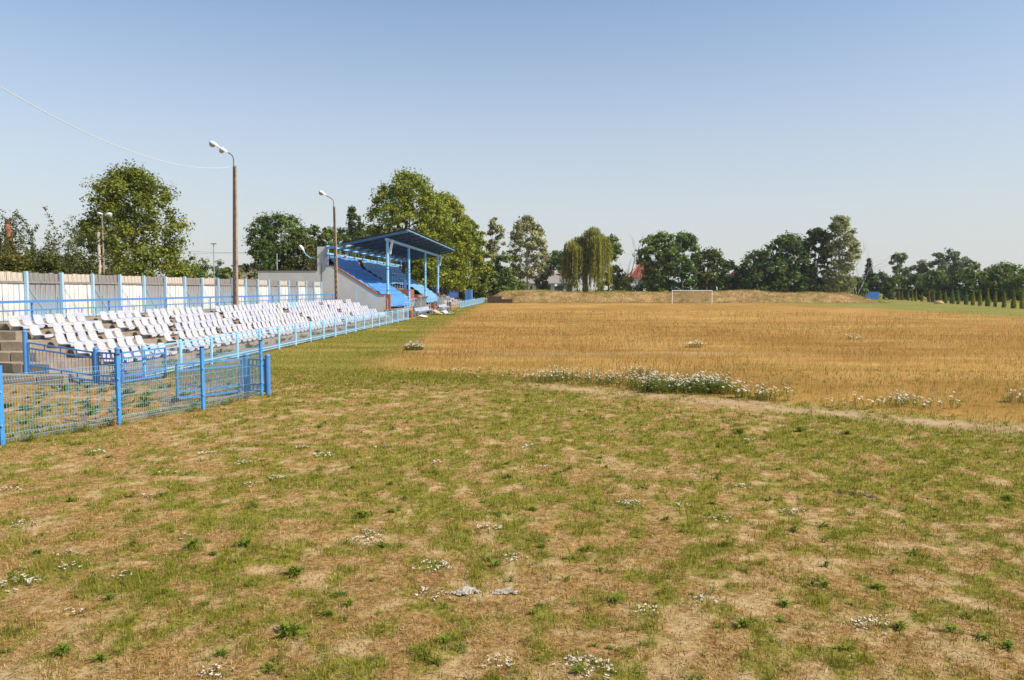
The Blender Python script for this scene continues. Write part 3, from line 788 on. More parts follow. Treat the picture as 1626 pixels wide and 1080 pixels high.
for k in range(13):
    ya, yb = Y0 - .45 + k * 3.0, Y0 - .45 + (k + 1) * 3.0 + .08
    lift = .006 if k % 2 else 0
    for x0_, x1_, l2 in ((-12.62, -15.75, .012), (-15.55, -18.95, 0)):
        nseg = 24
        def fn(u, v, ya=ya, yb=yb, x0_=x0_, x1_=x1_, l2=l2):
            x = x0_ + (x1_ - x0_) * v; y = ya + (yb - ya) * u
            return (x, y, zroof(x) + .03 + lift + l2 + .018 * math.cos(u * nseg * math.pi))
        mb = MB(); mb.grid(fn, nseg * 2 + 1, 2); o = mb.build('roof_sheet', M['roofsheet'], gs)
        sm = o.modifiers.new('thick', 'SOLIDIFY'); sm.thickness = .006
# flood lamps hung at the ends of the front beam
for y in (73.55, 108.6):
    mb = MB(); mb.bar((-14.35, y, 7.42), (-14.62, y - .05, 6.05), .24, .14); l = mb.build('flood_lamp', M['white'], gs, bevel=.03)
    mb = MB(); mb.bar((-14.62, y, 6.0), (-14.66, y, 5.0), .06); mb.build('lamp_box', M['grey_metal'], l)
for k in range(10):
    y = Y0 + 2 + k * 3.8; mb = MB(); mb.bar((-20.4, y, 5.95), (-20.15, y, 6.1), .3, .16); mb.build('bracket', M['brick'], gs)
# stair aisle and the boxes in the middle
for k in range(11):
    xa = -15.0 - k * .44; z = 1.3 + k * .31
    mb = MB(); mb.box(xa - .30, xa + .02, 84.5, 86.0, z + .003, z + .16); mb.build('aisle_step', M['white'], gs)
mb = MB(); mb.box(-16.9, -15.3, 87.0, 91.2, 1.3, 2.75); mb.build('brick_box', M['brick'], gs)
mb = MB(); mb.box(-15.9, -14.9, 91.5, 95.5, .9, 2.1); b2 = mb.build('brick_box', M['brick'], gs)
mb = MB(); mb.box(-14.897, -14.86, 92.4, 94.6, 1.25, 1.95); mb.build('panel', M['beige'], b2)
mb = MB(); mb.box(-16.2, -16.14, 89.2, 91.0, 2.752, 3.85); mb.build('board', M['darkblue'], gs)
mb = MB()
for y in (87.2, 88.8, 90.4, 92.0, 93.6, 95.2): mb.bar((-17.1, y, 2.9), (-17.1, y, 4.55), .06)
for z in (4.55, 4.05, 3.5): mb.bar((-17.1, 87.2, z), (-17.1, 95.2, z), .05)
for x in (-17.1, -18.0): mb.bar((x, 87.2, 3.0), (x, 87.2, 4.55), .05)
mb.bar((-18.0, 87.2, 4.55), (-17.1, 87.2, 4.55), .05)
mb.build('railing', M['lightblue'], gs)
mb = MB()
for y in (76.2, 77.6, 79.0): mb.bar((-13.75, y, .87), (-13.75, y, 2.0), .06)
for z in (2.0, 1.45, 1.0): mb.bar((-13.75, 76.2, z), (-13.75, 79, z), .05)
for y in (80.5, 82, 83.5, 85, 86.5, 88, 90, 92, 94, 96, 98, 100, 102, 104, 106): mb.bar((-13.75, y, .87), (-13.75, y, 1.75), .05)
mb.bar((-13.75, 79, 1.75), (-13.75, 106, 1.75), .05); mb.bar((-13.75, 79, 1.3), (-13.75, 106, 1.3), .04)
mb.build('railing', M['lightblue'], gs)
mb = MB()
mb.bar((-17.55, 72.2, .3), (-17.55, 72.2, 2.95), .05); mb.bar((-17.55, 72.2, 2.95), (-15.75, 72.2, 1.85), .045); mb.bar((-17.55, 72.2, 1.75), (-15.75, 72.2, .95), .035)
mb.bar((-15.75, 72.2, .3), (-15.75, 72.2, 1.85), .05); mb.bar((-15.75, 72.2, 1.85), (-14.6, 72.2, 1.85), .045); mb.bar((-14.6, 72.2, .3), (-14.6, 72.2, 1.85), .05)
for k in range(1, 10): x = -17.55 + k * .18; mb.bar((x, 72.2, 1.75 - k * .08), (x, 72.2, 2.95 - k * .11), .012)
mb.build('handrail', M['lightblue'], gs)
# lamp, post and mast on the rear block
mb = MB(); mb.bar((-21.45, 73.2, 5.65), (-22.15, 73.2, 5.75), .07); mb.tube([(-22.1, 73.2, 5.7), (-22.5, 73.2, 6.0), (-22.75, 73.2, 6.35)], .04, 8); br = mb.build('lamp_bracket', M['lightblue'], gs)
luminaire(br, (-22.7, 73.2, 6.3), (-.45, 0, .6), .75, .3)
mb = MB(); mb.tube([(-22.0, 73.5, 4.4), (-22.0, 73.5, 6.25)], .05, 8); mb.build('vent_pipe', M['rust'], gs)
mb = MB(); mb.tube([(-25.45, 73.6, 4.4), (-25.45, 73.6, 6.15)], .05, 8); mb.build('mast', M['grey_metal'], gs)

def tarp(name, ya, yb, s0, s1, seed, mat, label):
    prof = [(-20.28, 5.95), (-20.12, 5.45), (-19.8, 5.06), (-15.55, 2.36), (-15.05, 2.0), (-14.7, 1.5), (-14.45, 1.02)]
    ls = [0]
    for (a, b), (c, d) in zip(prof, prof[1:]): ls.append(ls[-1] + math.hypot(c - a, d - b))
    ls = [l / ls[-1] for l in ls]
    px_, pz_ = [p[0] for p in prof], [p[1] for p in prof]
    nu, nv = 90, 90
    def fn(u, v):
        s = s0 + (s1 - s0) * v
        x, z = np.interp(s, ls, px_), np.interp(s, ls, pz_)
        y = ya + (yb - ya) * u + .25 * (float(fbm(np.array(s * 9), np.array(seed * 3.1), seed)) - .5)
        fold = (float(fbm(np.array(u * 7 + s * 2.5), np.array(s * 2 + seed), seed + 5)) - .5) * .34
        rows = .05 * math.sin(s * 2 * math.pi * 11) * (0.2 if s < .12 or s > .85 else 1)
        if s < .06: z += .14 * math.sin(u * 17 + seed) * (1 - s / .06) * .6
        return (x + .5 * fold + .3 * rows, y, z + .8 * fold + rows * .7 + .05)
    mb = MB(); mb.grid(fn, nu, nv); o = mb.build(name, mat, None, smooth=True)
    sm = o.modifiers.new('thick', 'SOLIDIFY'); sm.thickness = .01
    return tag(o, label, 'tarpaulin', 'blue tarpaulins over the stand seats')
tarp('tarpaulin', 73.36, 84.3, 0, 1, 3, M['tarp'], 'deep blue tarpaulin over the stand seats nearest the end wall')
tarp('tarpaulin', 86.2, 96.4, 0, .56, 8, M['tarp2'], 'faded blue tarpaulin over the upper middle seats of the stand')
tarp('tarpaulin', 96.2, 108.2, 0.0, 1, 12, M['tarp2'], 'faded blue tarpaulin over the stand seats at the far brick end')

# ------------------------------------------------------------------ substitutes' benches, pillars and debris by the stand
def dugout(x, y0, y1, sy0, sy1, label):
    t = thing('substitutes_bench', (x, (y0 + y1) / 2, 0), label, 'bench', "substitutes' benches by the stand")
    n = 7
    arc = lambda v: (x - .55 + .75 * (1 - math.cos(v * 1.25)), .55 + 1.45 * math.sin(v * 1.15) / math.sin(1.15))
    mb = MB(); mb.grid(lambda u, v: (arc(v)[0], sy0 + (sy1 - sy0) * u, arc(v)[1]), 22, 12); o = mb.build('shelter_sheet', M['stripe'], t, smooth=True)
    sm = o.modifiers.new('thick', 'SOLIDIFY'); sm.thickness = .015
    for k in range(n):
        yy = sy0 + (sy1 - sy0) * (k + .5) / n
        mb = MB()
        for j in range(9):
            a, b = arc(j / 9), arc((j + 1) / 9); mb.bar((a[0] + .03, yy, a[1]), (b[0] + .03, yy, b[1]), .30, .03)
        mb.build('rib', M['stripe_light'], t)
    mb = MB()
    for yy in (y0 + .2, (y0 + y1) / 2, y1 - .2):
        mb.bar((x, yy, -.05), (x, yy, .42), .06); mb.bar((x + .35, yy, -.05), (x + .35, yy, .42), .06); mb.bar((x - .1, yy, .42), (x + .45, yy, .42), .06)
    mb.bar((x + .02, y0, .42), (x + .02, y1, .42), .05); mb.bar((x + .33, y0, .42), (x + .33, y1, .42), .05)
    for yy in (sy0, sy1): mb.bar((x - .5, yy, 0), (x - .5, yy, 1.9), .05); mb.bar((x + .15, yy, 0), (x + .15, yy, 2.0), .05)
    mb.build('frame', M['lightblue'], t)
    m = int((y1 - y0) / .58)
    for k in range(m): put('seat', SEATS['white_seat'] if k % 3 else SEATS['violet_seat'], t, (x, y0 + .3 + k * .58, .45))
    return t
dugout(-12.95, 77.5, 87.5, 80.5, 87.2, "white substitutes' bench with curved striped shelter nearer the camera")
dugout(-12.85, 94.5, 102.5, 96.6, 102.6, "white substitutes' bench with curved striped shelter farther along the stand")
for x, y, h, lab in ((-12.75, 88.6, 1.35, 'red brick pillar between the two striped benches'), (-12.65, 103.2, 1.15, 'red brick pillar beyond the farther striped bench'), (-13.2, 75.9, .75, 'low red brick pillar where the near pale fence ends')):
    p = thing('brick_pillar', (x, y, 0), lab, 'pillar', 'brick pillars beside the benches')
    nz = int(h / .085)
    for k in range(nz):
        mb = MB(); o_ = .006 * (k % 2)
        mb.box(x - .27 + o_, x + .27 - o_, y - .5, y + .5, k * .085, k * .085 + .078); mb.build('brick_course', M['brick'], p)
    mb = MB(); mb.box(x - .25, x + .25, y - .48, y + .48, -.1, nz * .085 - .02); mb.build('mortar', M['grey_metal'], p)
mb = MB(); mb.box(-13.6, -12.9, 88.9, 92.8, 0, .85); tag(mb.build('brick_wall', M['brick'], None, bevel=.02), 'low brick wall running back from the pillar between benches', 'wall')
def sheet(name, pts_, w, mat, label):
    mb = MB(); n = len(pts_)
    mb.grid(lambda u, v: (pts_[int(round(u * (n - 1)))][0], pts_[int(round(u * (n - 1)))][1] + w * (v - .5), pts_[int(round(u * (n - 1)))][2] + .05 * v), n, 4)
    o = mb.build(name, mat, None); sm = o.modifiers.new('t', 'SOLIDIFY'); sm.thickness = .02
    tag(o, label, 'metal sheet', 'bent sheets lying before the benches')
sheet('bent_sheet', [(-12.6, 76.4, .03), (-12.2, 76.4, .18), (-11.9, 76.6, .08), (-11.6, 76.6, .03)], 1.6, M['white'], 'small bent pale sheet on the grass at the near bench end')
sheet('bent_sheet', [(-12.2, 85.5, .45), (-11.9, 85.5, .30), (-11.5, 85.6, .12), (-11.2, 85.6, .05)], 2.2, M['beige'], 'bent tan sheet leaning off the nearer bench')
sheet('bent_sheet', [(-11.5, 87, .30), (-11.2, 87, .34), (-10.9, 87, .06), (-10.6, 87, .22)], 2.4, M['white'], 'crumpled white sheet lying between the benches')
sheet('bent_sheet', [(-11.1, 86, .05), (-10.5, 86, .07), (-9.9, 86, .10), (-9.7, 86, .38), (-9.5, 86, .42)], 1.8, M['grey_metal'], 'long grey sheet with an upturned end on the grass')

# ------------------------------------------------------------------ far end: seats, blue cabinet, boards, wall, goal
ft = thing('far_terrace', (-15.5, 124, 0), 'far stepped terrace beyond the stand, half covered by the tree', 'terrace')
for k in range(5):
    mb = MB(); mb.box(-18.4, -14.0 - k * .8, 111, 139, -.1 if k == 0 else .28 * k - .1, .28 * (k + 1)); mb.build('step', M['concrete'], ft)
mb = MB(); sv = seat_mesh(); V0 = np.array(sv.v)
for k in range(5):
    for j in range(40):
        if random.random() < .42: continue
        vv = V0 + np.array([-14.0 - k * .8 - .42, 112 + j * .65, .28 * (k + 1) + .012]); mb.add(vv.tolist(), sv.f)
fs_ = mb.build('far_seats', M['white_seat'], None, smooth=True)
tag(fs_, 'scattered white plastic seats on the far terrace beyond the stand', 'seats', kind='stuff')
cab = thing('blue_cabinet', (-13.3, 137, 0), 'tall blue metal cabinet standing behind the far pale fence', 'cabinet')
mb = MB(); mb.box(-13.9, -12.75, 136.4, 137.9, 0, 2.65); mb.build('body', M['boxblue'], cab, bevel=.02)
mb = MB(); mb.box(-13.27, -12.80, 136.37, 136.397, .1, 2.55); mb.build('door', M['midblue'], cab)
bf = thing('board_fence', (-19, 125, 0), 'dark blue board fence in the shade under the row of trees', 'fence')
for k in range(58):
    me_ = shared_box('blue_board', .03, 1.25, 2.2, M['darkblue']); put('board', me_, bf, (-18.9, 111 + k * 1.3, 1.0 + random.uniform(-.03, .03)))
for k, (xa, xb, z) in enumerate(((-11.4, -8.9, 1.35), (-8.88, -6.5, 1.0))):
    pass
rw = thing('retaining_wall', (-9, 157.5, 0), 'dark low timber retaining wall at the left foot of the embankment', 'wall')
for z in range(5):
    xe = -6.5 if z < 3 else -8.7
    mb = MB(); mb.box(-11.5 + random.uniform(-.05, .05), xe, 157.3, 158.2, z * .27, z * .27 + .255); mb.build('beam', M['darkwall'], rw)

gl = thing('goal', (27.3, 147, 0), 'white football goal standing at the far end of the field', 'goal')
gx0, gx1 = 23.75, 31.1
for x in (gx0, gx1):
    mb = MB(); mb.tube([(x, 147, -.1), (x, 147, 2.50)], .075, 10); mb.build('post', M['white'], gl)
mb = MB(); mb.tube([(gx0 - .075, 147, 2.50), (gx1 + .075, 147, 2.50)], .075, 10); mb.build('crossbar', M['white'], gl)
mb = MB()
for x in (gx0, gx1): mb.tube([(x, 147.05, 2.45), (x, 147.9, 2.3), (x, 148.8, 0)], .025, 6)
mb.bar((gx0, 147.9, 2.3), (gx1, 147.9, 2.3), .03); mb.build('net_support', M['grey_metal'], gl)
mb = MB()
for k in range(37):
    x = gx0 + (gx1 - gx0) * k / 36; mb.bar((x, 147.9, 2.3), (x, 148.8, 0), .010)
for k in range(12):
    t = k / 11; mb.bar((gx0, 147.9 + .9 * t, 2.3 - 2.3 * t), (gx1, 147.9 + .9 * t, 2.3 - 2.3 * t), .010)
mb.build('net', M['darkcable'], gl)

# ------------------------------------------------------------------ houses, chimney, masts and wires in the distance
def house(px0, px1, Y, eave_py, ridge_py, depth, wall, roof, label, windows=(), dish=False, chims=(), base_z=0):
    x0, _, ze = at(px0, eave_py, Y); x1 = at(px1, eave_py, Y)[0]; zr = at(px0, ridge_py, Y + depth / 2)[2]
    t = thing('house', ((x0 + x1) / 2, Y, 0), label, 'house', 'houses beyond the field')
    mb = MB(); mb.box(x0, x1, Y, Y + depth, -.2, ze); mb.add([(x0, Y, ze), (x0, Y + depth, ze), (x0, Y + depth/2, zr - .1)], [(0, 1, 2)]); mb.add([(x1, Y, ze), (x1, Y + depth, ze), (x1, Y + depth/2, zr - .1)], [(0, 2, 1)])
    mb.build('wall', wall, t)
    mb = MB()
    for s in (0, 1):
        ya = Y - .4 if s == 0 else Y + depth + .4
        zz = ze - .15
        a = [(x0 - .4, ya, zz), (x1 + .4, ya, zz), (x1 + .4, Y + depth/2, zr), (x0 - .4, Y + depth/2, zr)]
        mb.add(a + [(p[0], p[1], p[2] + .18) for p in a], [(0,1,2,3),(4,7,6,5),(0,4,5,1),(1,5,6,2),(2,6,7,3),(3,7,4,0)])
    r = mb.build('roof', roof, t)
    for c in chims:
        cx = x0 + (x1 - x0) * c
        mb = MB(); mb.box(cx - .5, cx + .5, Y + depth * .35, Y + depth * .35 + .9, zr - 1.2, zr + .9); mb.build('chimney', M['brick'], r)
    for (u0, u1, z0, z1) in windows:
        wx0, wx1 = x0 + (x1 - x0) * u0, x0 + (x1 - x0) * u1
        mb = MB(); mb.box(wx0 - .1, wx1 + .1, Y - .06, Y - .004, z0 - .1, z1 + .1); w = mb.build('window', M['frame_paint'], t)
        mb = MB(); mb.box(wx0, wx1, Y - .075, Y - .063, z0, z1); mb.build('pane', M['dark_glass'], w)
    if dish:
        cx = x0 + (x1 - x0) * .66
        mb = MB(); mb.tube([(cx, Y - .05, ze - .6), (cx, Y - .5, ze - .5), (cx, Y - .62, ze - .47)], [.04, .26, .34], 16); mb.build('dish', M['white'], t)
    return t
house(826, 912, 205, 450, 434.5, 12, M['wallpaint'], M['greyroof'], 'long white house with grey roof behind the birches', windows=((.12,.22,2.2,3.9),(.30,.40,2.2,3.9),(.48,.56,2.2,3.9),(.64,.80,2.0,3.7),(.86,.95,2.2,3.9)), dish=True, chims=(.6, .78))
def gable(px0, px1, Y, eave_py, ridge_py, depth, label, wall, roof):      # gable end facing the field
    x0, _, ze = at(px0, eave_py, Y); x1 = at(px1, eave_py, Y)[0]; zr = at(px0, ridge_py, Y)[2]; xm = (x0 + x1) / 2
    t = thing('house', (xm, Y, 0), label, 'house', 'houses beyond the field')
    mb = MB(); mb.prism_y([(x0, -.2), (x0, ze), (xm, zr - .15), (x1, ze), (x1, -.2)], Y, Y + depth); mb.build('wall', wall, t)
    mb = MB()
    for sx in (x0, x1):
        e = sx + (sx - xm) * .12; ee = ze - (zr - ze) * .12
        a = [(e, Y - .4, ee), (xm, Y - .4, zr), (xm, Y + depth, zr), (e, Y + depth, ee)]
        mb.add(a + [(p[0], p[1], p[2] + .2) for p in a], [(0,1,2,3),(4,7,6,5),(0,4,5,1),(1,5,6,2),(2,6,7,3),(3,7,4,0)])
    mb.build('roof', roof, t)
    mb = MB(); mb.box(xm - .6, xm + .6, Y - .05, Y - .004, ze - .8, ze + .6); w = mb.build('window', M['frame_paint'], t)
    mb = MB(); mb.box(xm - .5, xm + .5, Y - .07, Y - .053, ze - .7, ze + .5); mb.build('pane', M['dark_glass'], w)
def hip():
    Y = 232; x0, _, ze = at(997, 441, Y); x1 = at(1050, 441, Y)[0]; zr = at(1015, 417, Y + 5)[2]; xr = at(1016, 417, Y + 5)[0]
    t = thing('house', ((x0 + x1) / 2, Y, 0), 'house with steep bright red roof between the bare trees and dark trees', 'house', 'houses beyond the field')
    mb = MB(); mb.box(x0 + .5, x1 - .5, Y + .5, Y + 9.5, -.2, ze - .02); mb.build('wall', M['wallpaint'], t)
    mb = MB(); mb.add([(x0, Y, ze), (x1, Y, ze), (x1, Y + 10, ze), (x0, Y + 10, ze), (xr, Y + 5, zr), (x1, Y + 5, zr)], [(0, 1, 5, 4), (1, 2, 5), (2, 3, 4, 5), (3, 0, 4), (0, 3, 2, 1)]); r = mb.build('roof', M['redroof'], t)
    mb = MB(); mb.bar((x0, Y - .02, ze), (xr, Y + 5, zr + .05), .25, .25); mb.build('ridge_tiles', M['beige'], r)
    mb = MB(); mb.box(x0 + 3, x0 + 4.3, Y + .44, Y + .496, 3.2, 4.6); w = mb.build('window', M['frame_paint'], t)
    mb = MB(); mb.box(x0 + 3.1, x0 + 4.2, Y + .42, Y + .437, 3.3, 4.5); mb.build('pane', M['dark_glass'], w)
hip()
gable(1165, 1196, 260, 442, 428, 12, 'small red roofed house half hidden by trees right of the goal', M['wallpaint'], M['redroof'])
gable(76, 112, 130, 418, 409, 9, 'small tan house peeping over the board fence at the left', M['beige'], M['greyroof'])
x0, _, z1_ = at(370, 421, 170); x1 = at(420, 421, 170)[0]
fb = thing('flat_building', ((x0 + x1) / 2, 170, 0), 'flat roofed beige building behind the board fence left of the stand', 'building')
mb = MB(); mb.box(x0, x1, 170, 182, 0, z1_ - .35); mb.build('wall', M['beige'], fb)
mb = MB(); mb.box(x0 - .3, x1 + .3, 169.7, 182.3, z1_ - .345, z1_); mb.build('roof', M['bitumen'], fb)
x0, _, z1_ = at(399, 430, 120); x1 = at(420, 430, 120)[0]
cx_, _, ctop = at(12.5, 348, 150)
ch = thing('brick_chimney', (cx_, 150, 0), 'round red brick chimney rising behind the left bushes', 'chimney')
mb = MB(); mb.lathe([(1.15, 0), (.95, ctop - 6), (.62, ctop - 2.5), (.5, ctop - .9)], (cx_, 150, 0), 16); mb.build('stack', M['brick'], ch, smooth=True)
mb = MB(); mb.lathe([(.56, ctop - .9), (.56, ctop), (.40, ctop)], (cx_, 150, 0), 16); mb.build('collar', M['darkwall'], ch)
def twin():
    x, _, top = at(156, 369, 52); t = thing('street_lamp', (x, 52, 0), 'twin headed street lamp on paired pale posts behind the board fence', 'street lamp')
    mb = MB(); mb.tube([(x, 52, 0), (x, 52, top)], [.12, .10], 10); mb.build('post', pmat('pale_post', (.55,.47,.38), (.45,.38,.30), 3, .9), t)
    x2, _, top2 = at(160.5, 340, 52)
    mb = MB(); mb.tube([(x2, 52.1, 0), (x2, 52.1, top2)], [.09, .05], 8); mb.tube([(x2, 52.1, top2 - .1), (x2 + .3, 52.1, top2 + .05)], .03, 6); mb.build('mast', M['poleconc'], t)
    luminaire(t, (x2 + .05, 52.1, top2), (-.3, 0, .05), .38, .16); luminaire(t, (x2 + .2, 52.1, top2 - .1), (.5, 0, .1), .5, .24)
twin()
x, _, top = at(339, 388, 140)
ms = thing('floodlight_mast', (x, 140, 0), 'thin grey floodlight mast with a flat head behind the board fence', 'lamp pole')
mb = MB(); mb.tube([(x, 140, 0), (x, 140, top)], [.14, .08], 8); mb.build('mast', M['grey_metal'], ms)
mb = MB(); mb.box(x - .45, x + .5, 139.8, 140.2, top, top + .16); mb.build('lamp_head', M['darkmetal'], ms)
for (pa, pb, Y, lab) in (((60, 378), (470, 402), 130, 'upper thin power line crossing behind the left trees'), ((60, 394), (470, 398), 150, 'lower thin power line crossing behind the left trees')):
    sag(at(*pa, Y), at(*pb, Y + 10), .8, 16, .022, 'power_line', M['darkcable'], lab)
x0, y0_, _ = at(1376, 470, 215); x1 = at(1400, 470, 215)[0]
bs = thing('board_fence', (x0, 215, 0), 'short bright blue board fence at the right end of the embankment', 'fence')
for k in range(9): put('board', shared_box('bright_board', .45, .05, 2.1, M['boxblue']), bs, (x0 - 1 + k * .52, 215, 0))

# ------------------------------------------------------------------ trees
def unit(n, r):
    v = r.normal(size=(n, 3)); return v / np.linalg.norm(v, axis=1, keepdims=True)
def leaf_quads(pos, nrm, size, r, asp=.55):
    n = len(pos)
    t = np.cross(nrm, unit(n, r)); t /= np.linalg.norm(t, axis=1, keepdims=True) + 1e-9
    b = np.cross(nrm, t); s = size[:, None]
    bend = nrm * s * .18
    return np.stack([pos - t * s, pos - b * s * asp + bend, pos + t * s, pos + b * s * asp + bend], 1)
def crown_points(r, shape, W, D, z0, z1, nclump, N, crad, sparse):
    """clump centres in a volume of the given outline, leaves on their shells"""
    H = z1 - z0; bump_ = r.random() * 40
    c = []
    while len(c) < nclump:
        if shape in ('full', 'egg', 'vase', 'column'):
            z = r.random() ** .85; a = r.random() * 6.283; q = math.sqrt(r.random()) ** .8
            cap = math.sqrt(max(0, 1 - max(0, (z - .40) / .60) ** 2))
            if shape == 'full': e = (.78 + .22 * min(1, z / .3)) * cap + .06      # leafy right down to the ground
            elif shape == 'egg': e = (.55 + .45 * min(1, z / .35)) * cap + .05
            elif shape == 'vase': e = (.40 + .60 * min(1, z / .55)) * math.sqrt(max(0, 1 - max(0, (z - .62) / .38) ** 2)) + .08
            else: e = (.6 + .4 * min(1, z / .25)) * (1 - z ** 3) + .05
            e *= .90 + .36 * float(vnoise(np.array(a * 1.6 + bump_), np.array(z * 4.5 + bump_), 7))      # uneven outline
            if r.random() < sparse * .35 * q: continue
            c.append((math.cos(a) * q * e * W / 2, math.sin(a) * q * e * D / 2, z0 + H * z)); continue
        u = unit(1, r)[0] * (r.random() ** .45)
        z = (u[2] + 1) / 2
        if shape == 'round': w = 1.0
        elif shape == 'egg': w = 1.12 - .45 * max(0, z - .35)
        elif shape == 'cone': w = 1.25 * (1 - z) + .12
        elif shape == 'column': w = 1.0 if z < .7 else 1.0 - (z - .7) * 1.6
        elif shape == 'vase': w = .65 + .5 * z
        else: w = 1.0
        if r.random() < sparse * .4: continue
        c.append((u[0] * W / 2 * w, u[1] * D / 2 * w, z0 + H * z))
    c = np.array(c)
    k = r.integers(0, nclump, N)
    rad = (crad * (.6 + .8 * r.random(nclump)))[k]
    d = unit(N, r); rr = rad * np.clip(np.abs(r.normal(size=N)) * .66, 0, 1.1)
    p = c[k] + d * rr[:, None] * np.array([1, 1, .72])
    out = p - np.array([0, 0, z0 + H * .42]); out = out / (np.linalg.norm(out / np.array([W / 2, D / 2, H / 2]), axis=1, keepdims=True) + 1e-6) / max(W, H)
    n = d * .5 + out * .5 + np.array([0, 0, .35]) + unit(N, r) * .75
    n /= np.linalg.norm(n, axis=1, keepdims=True)
    return c, k, p, n
def tree(name, label, px, Y, top_py, wpx, cols, shape='round', base_py=None, seed=1, bark='bark', trunk_r=None, dens=.6, sparse=.3, crad_f=.17, asp=.55, cat='tree', group=None, low=.12, leaf_f=1.0, trunks=1, depth_f=1.0, lean=0, x=None):
    r = np.random.default_rng(seed)
    X, _, Z = at(px, top_py, Y)
    W = wpx / 1240 * Y; H = Z
    t = thing(name, (X, Y, 0), label, cat, group)
    z0 = H * low
    if low <= .06 and shape in ('round', 'egg') and name != 'lime_tree': shape = 'full'; z0 = -.3
    hp = (459.5 - top_py) + 2.75 / Y * 1240
    N = int(np.clip(dens * 2.15 * wpx * hp, 3000, 46000 if wpx > 160 else 31000))
    ncl = int(np.clip(N / 85, 40, 330))
    crad = max(W, .6) * crad_f * .90 * (1 if shape != 'column' else 1.4)
    We = max(W - 1.0 * crad, W * .4)
    c, k, p, n = crown_points(r, shape, We, We * depth_f, z0 + crad * .5, H - crad * .55, ncl, N, crad, sparse)
    size = Y * (.00165 if Y < 140 else .0019) * leaf_f * (.6 + .8 * r.random(N)); size = np.maximum(size, .05)
    c1, c2 = np.array(cols[0]) * 1.6, np.array(cols[1]) * 1.7
    f = np.clip(.5 + .28 * r.normal(size=ncl)[k] + .18 * r.normal(size=N), 0, 1)[:, None]
    col = c1 * (1 - f) + c2 * f
    me = array_mesh('crown', leaf_quads(p, n, size, r, asp), 4, col); me.materials.append(M['leaf'])
    o = bpy.data.objects.new('crown', me); COL.objects.link(o); o.parent = t
    tr = trunk_r or max(.08, W * .03)
    mb = MB()
    for q in range(trunks):
        ox = (q - (trunks - 1) / 2) * W * .16
        htop = H * (.72 if shape != 'round' else .62)
        wig = lambda s: (X + ox * (.4 + s) + math.sin(s * 3 + seed + q) * W * .025, Y + math.cos(s * 2.3 + seed) * W * .02, -.2 + s * htop)
        pts = [wig(s) for s in (0, .2, .4, .6, .8, 1)]
        mb.tube(pts, [tr * 1.25, tr, tr * .85, tr * .65, tr * .45, tr * .22], 7)
        for m_ in range(int(7 if H < 9 else 11)):
            s = .3 + .65 * r.random(); a = Vector(wig(s)); e = c[r.integers(0, len(c))]
            e = Vector((X + e[0], Y + e[1], e[2]))
            if e.z < a.z - .5: continue
            mid = a.lerp(e, .5) + Vector((0, 0, .06 * H * r.random()))
            mb.tube([a, mid, e], [tr * (1 - s) * .7 + .03, tr * .2 + .02, .015], 5)
    mb.build('trunk', M[bark], t, smooth=True)
    return t
OLIVE = ((.055,.078,.012), (.170,.178,.026)); LIME = ((.070,.102,.012), (.205,.220,.024)); DARK = ((.026,.046,.013), (.085,.115,.026))
MID = ((.042,.072,.014), (.125,.16,.03)); BIRCH = ((.12,.13,.06), (.27,.26,.125)); GREYG = ((.07,.095,.05), (.17,.19,.105)); BLUEG = ((.02,.035,.024), (.055,.075,.05))
YEL = ((.09,.11,.015), (.20,.20,.03))
G1, G2, G3 = 'trees behind the board fence', 'trees behind the embankment', 'trees beyond the right side of the field'
tree('lime_tree', 'large olive green tree standing alone behind the left board fence', 205, 62, 262, 168, OLIVE, 'full', seed=11, dens=.80, sparse=.1, crad_f=.125, group=G1, low=.02, leaf_f=1.15)
def twiggy(name, label, px, Y, top_py, wpx, cols, seed, base_w=1.0, nst=11, cat='shrub', group=None, leaves=True, bark='bark', spread=1.0, nleaf=2600, thick=1.0):
    r = np.random.default_rng(seed); X, _, H = at(px, top_py, Y); W = wpx / 1240 * Y
    t = thing(name, (X, Y, 0), label, cat, group); mb = MB(); tips = []; thr = .012 * Y / 45 * thick
    def grow(p, d, ln, rad, lvl):
        pts = [p]; cur = Vector(p); dd = Vector(d)
        for _ in range(4):
            dd = (dd + Vector(r.normal(size=3) * .13)).normalized(); cur = cur + dd * ln / 4; pts.append(cur.copy())
        mb.tube(pts, [rad, rad * .85, rad * .7, rad * .5, rad * .25], 5); tips.extend(pts[1:])
        if lvl > 0:
            for _ in range(4 if lvl > 1 else 3):
                i = r.integers(1, 5); e = (dd + Vector(r.normal(size=3) * .45) + Vector((0, 0, .12))).normalized()
                grow(pts[i], e, ln * (.42 + .25 * r.random()), rad * .5, lvl - 1)
    for q in range(nst):
        a = r.random() * 6.283; sp = (.15 + .5 * r.random()) * spread * W / max(H, .1)
        d = Vector((math.cos(a) * sp, math.sin(a) * sp * .6, 1)).normalized()
        grow(Vector((X + r.normal() * W * .06, Y + r.normal() * .3, -.1)), d, H * (.52 + .20 * r.random()), thr * 3.2, 2)
    mb.build('trunk', M[bark], t, smooth=True)
    if leaves:
        tp = np.array([tuple(v) for v in tips]); tp = tp[tp[:, 2] > H * .18]; k = r.integers(0, len(tp), nleaf)
        p = tp[k] + r.normal(size=(nleaf, 3)) * W * .030 - np.array([X, Y, 0]); n = unit(nleaf, r) * .8 + np.array([.2, -.1, .6]); n /= np.linalg.norm(n, axis=1, keepdims=True)
        f = r.random((nleaf, 1)); col = np.array(cols[0]) * (1 - f) + np.array(cols[1]) * f
        me = array_mesh('crown', leaf_quads(p, n, Y * .0015 * (.6 + .8 * r.random(nleaf)), r), 4, col); me.materials.append(M['leaf'])
        o = bpy.data.objects.new('crown', me); COL.objects.link(o); o.parent = t
    return t
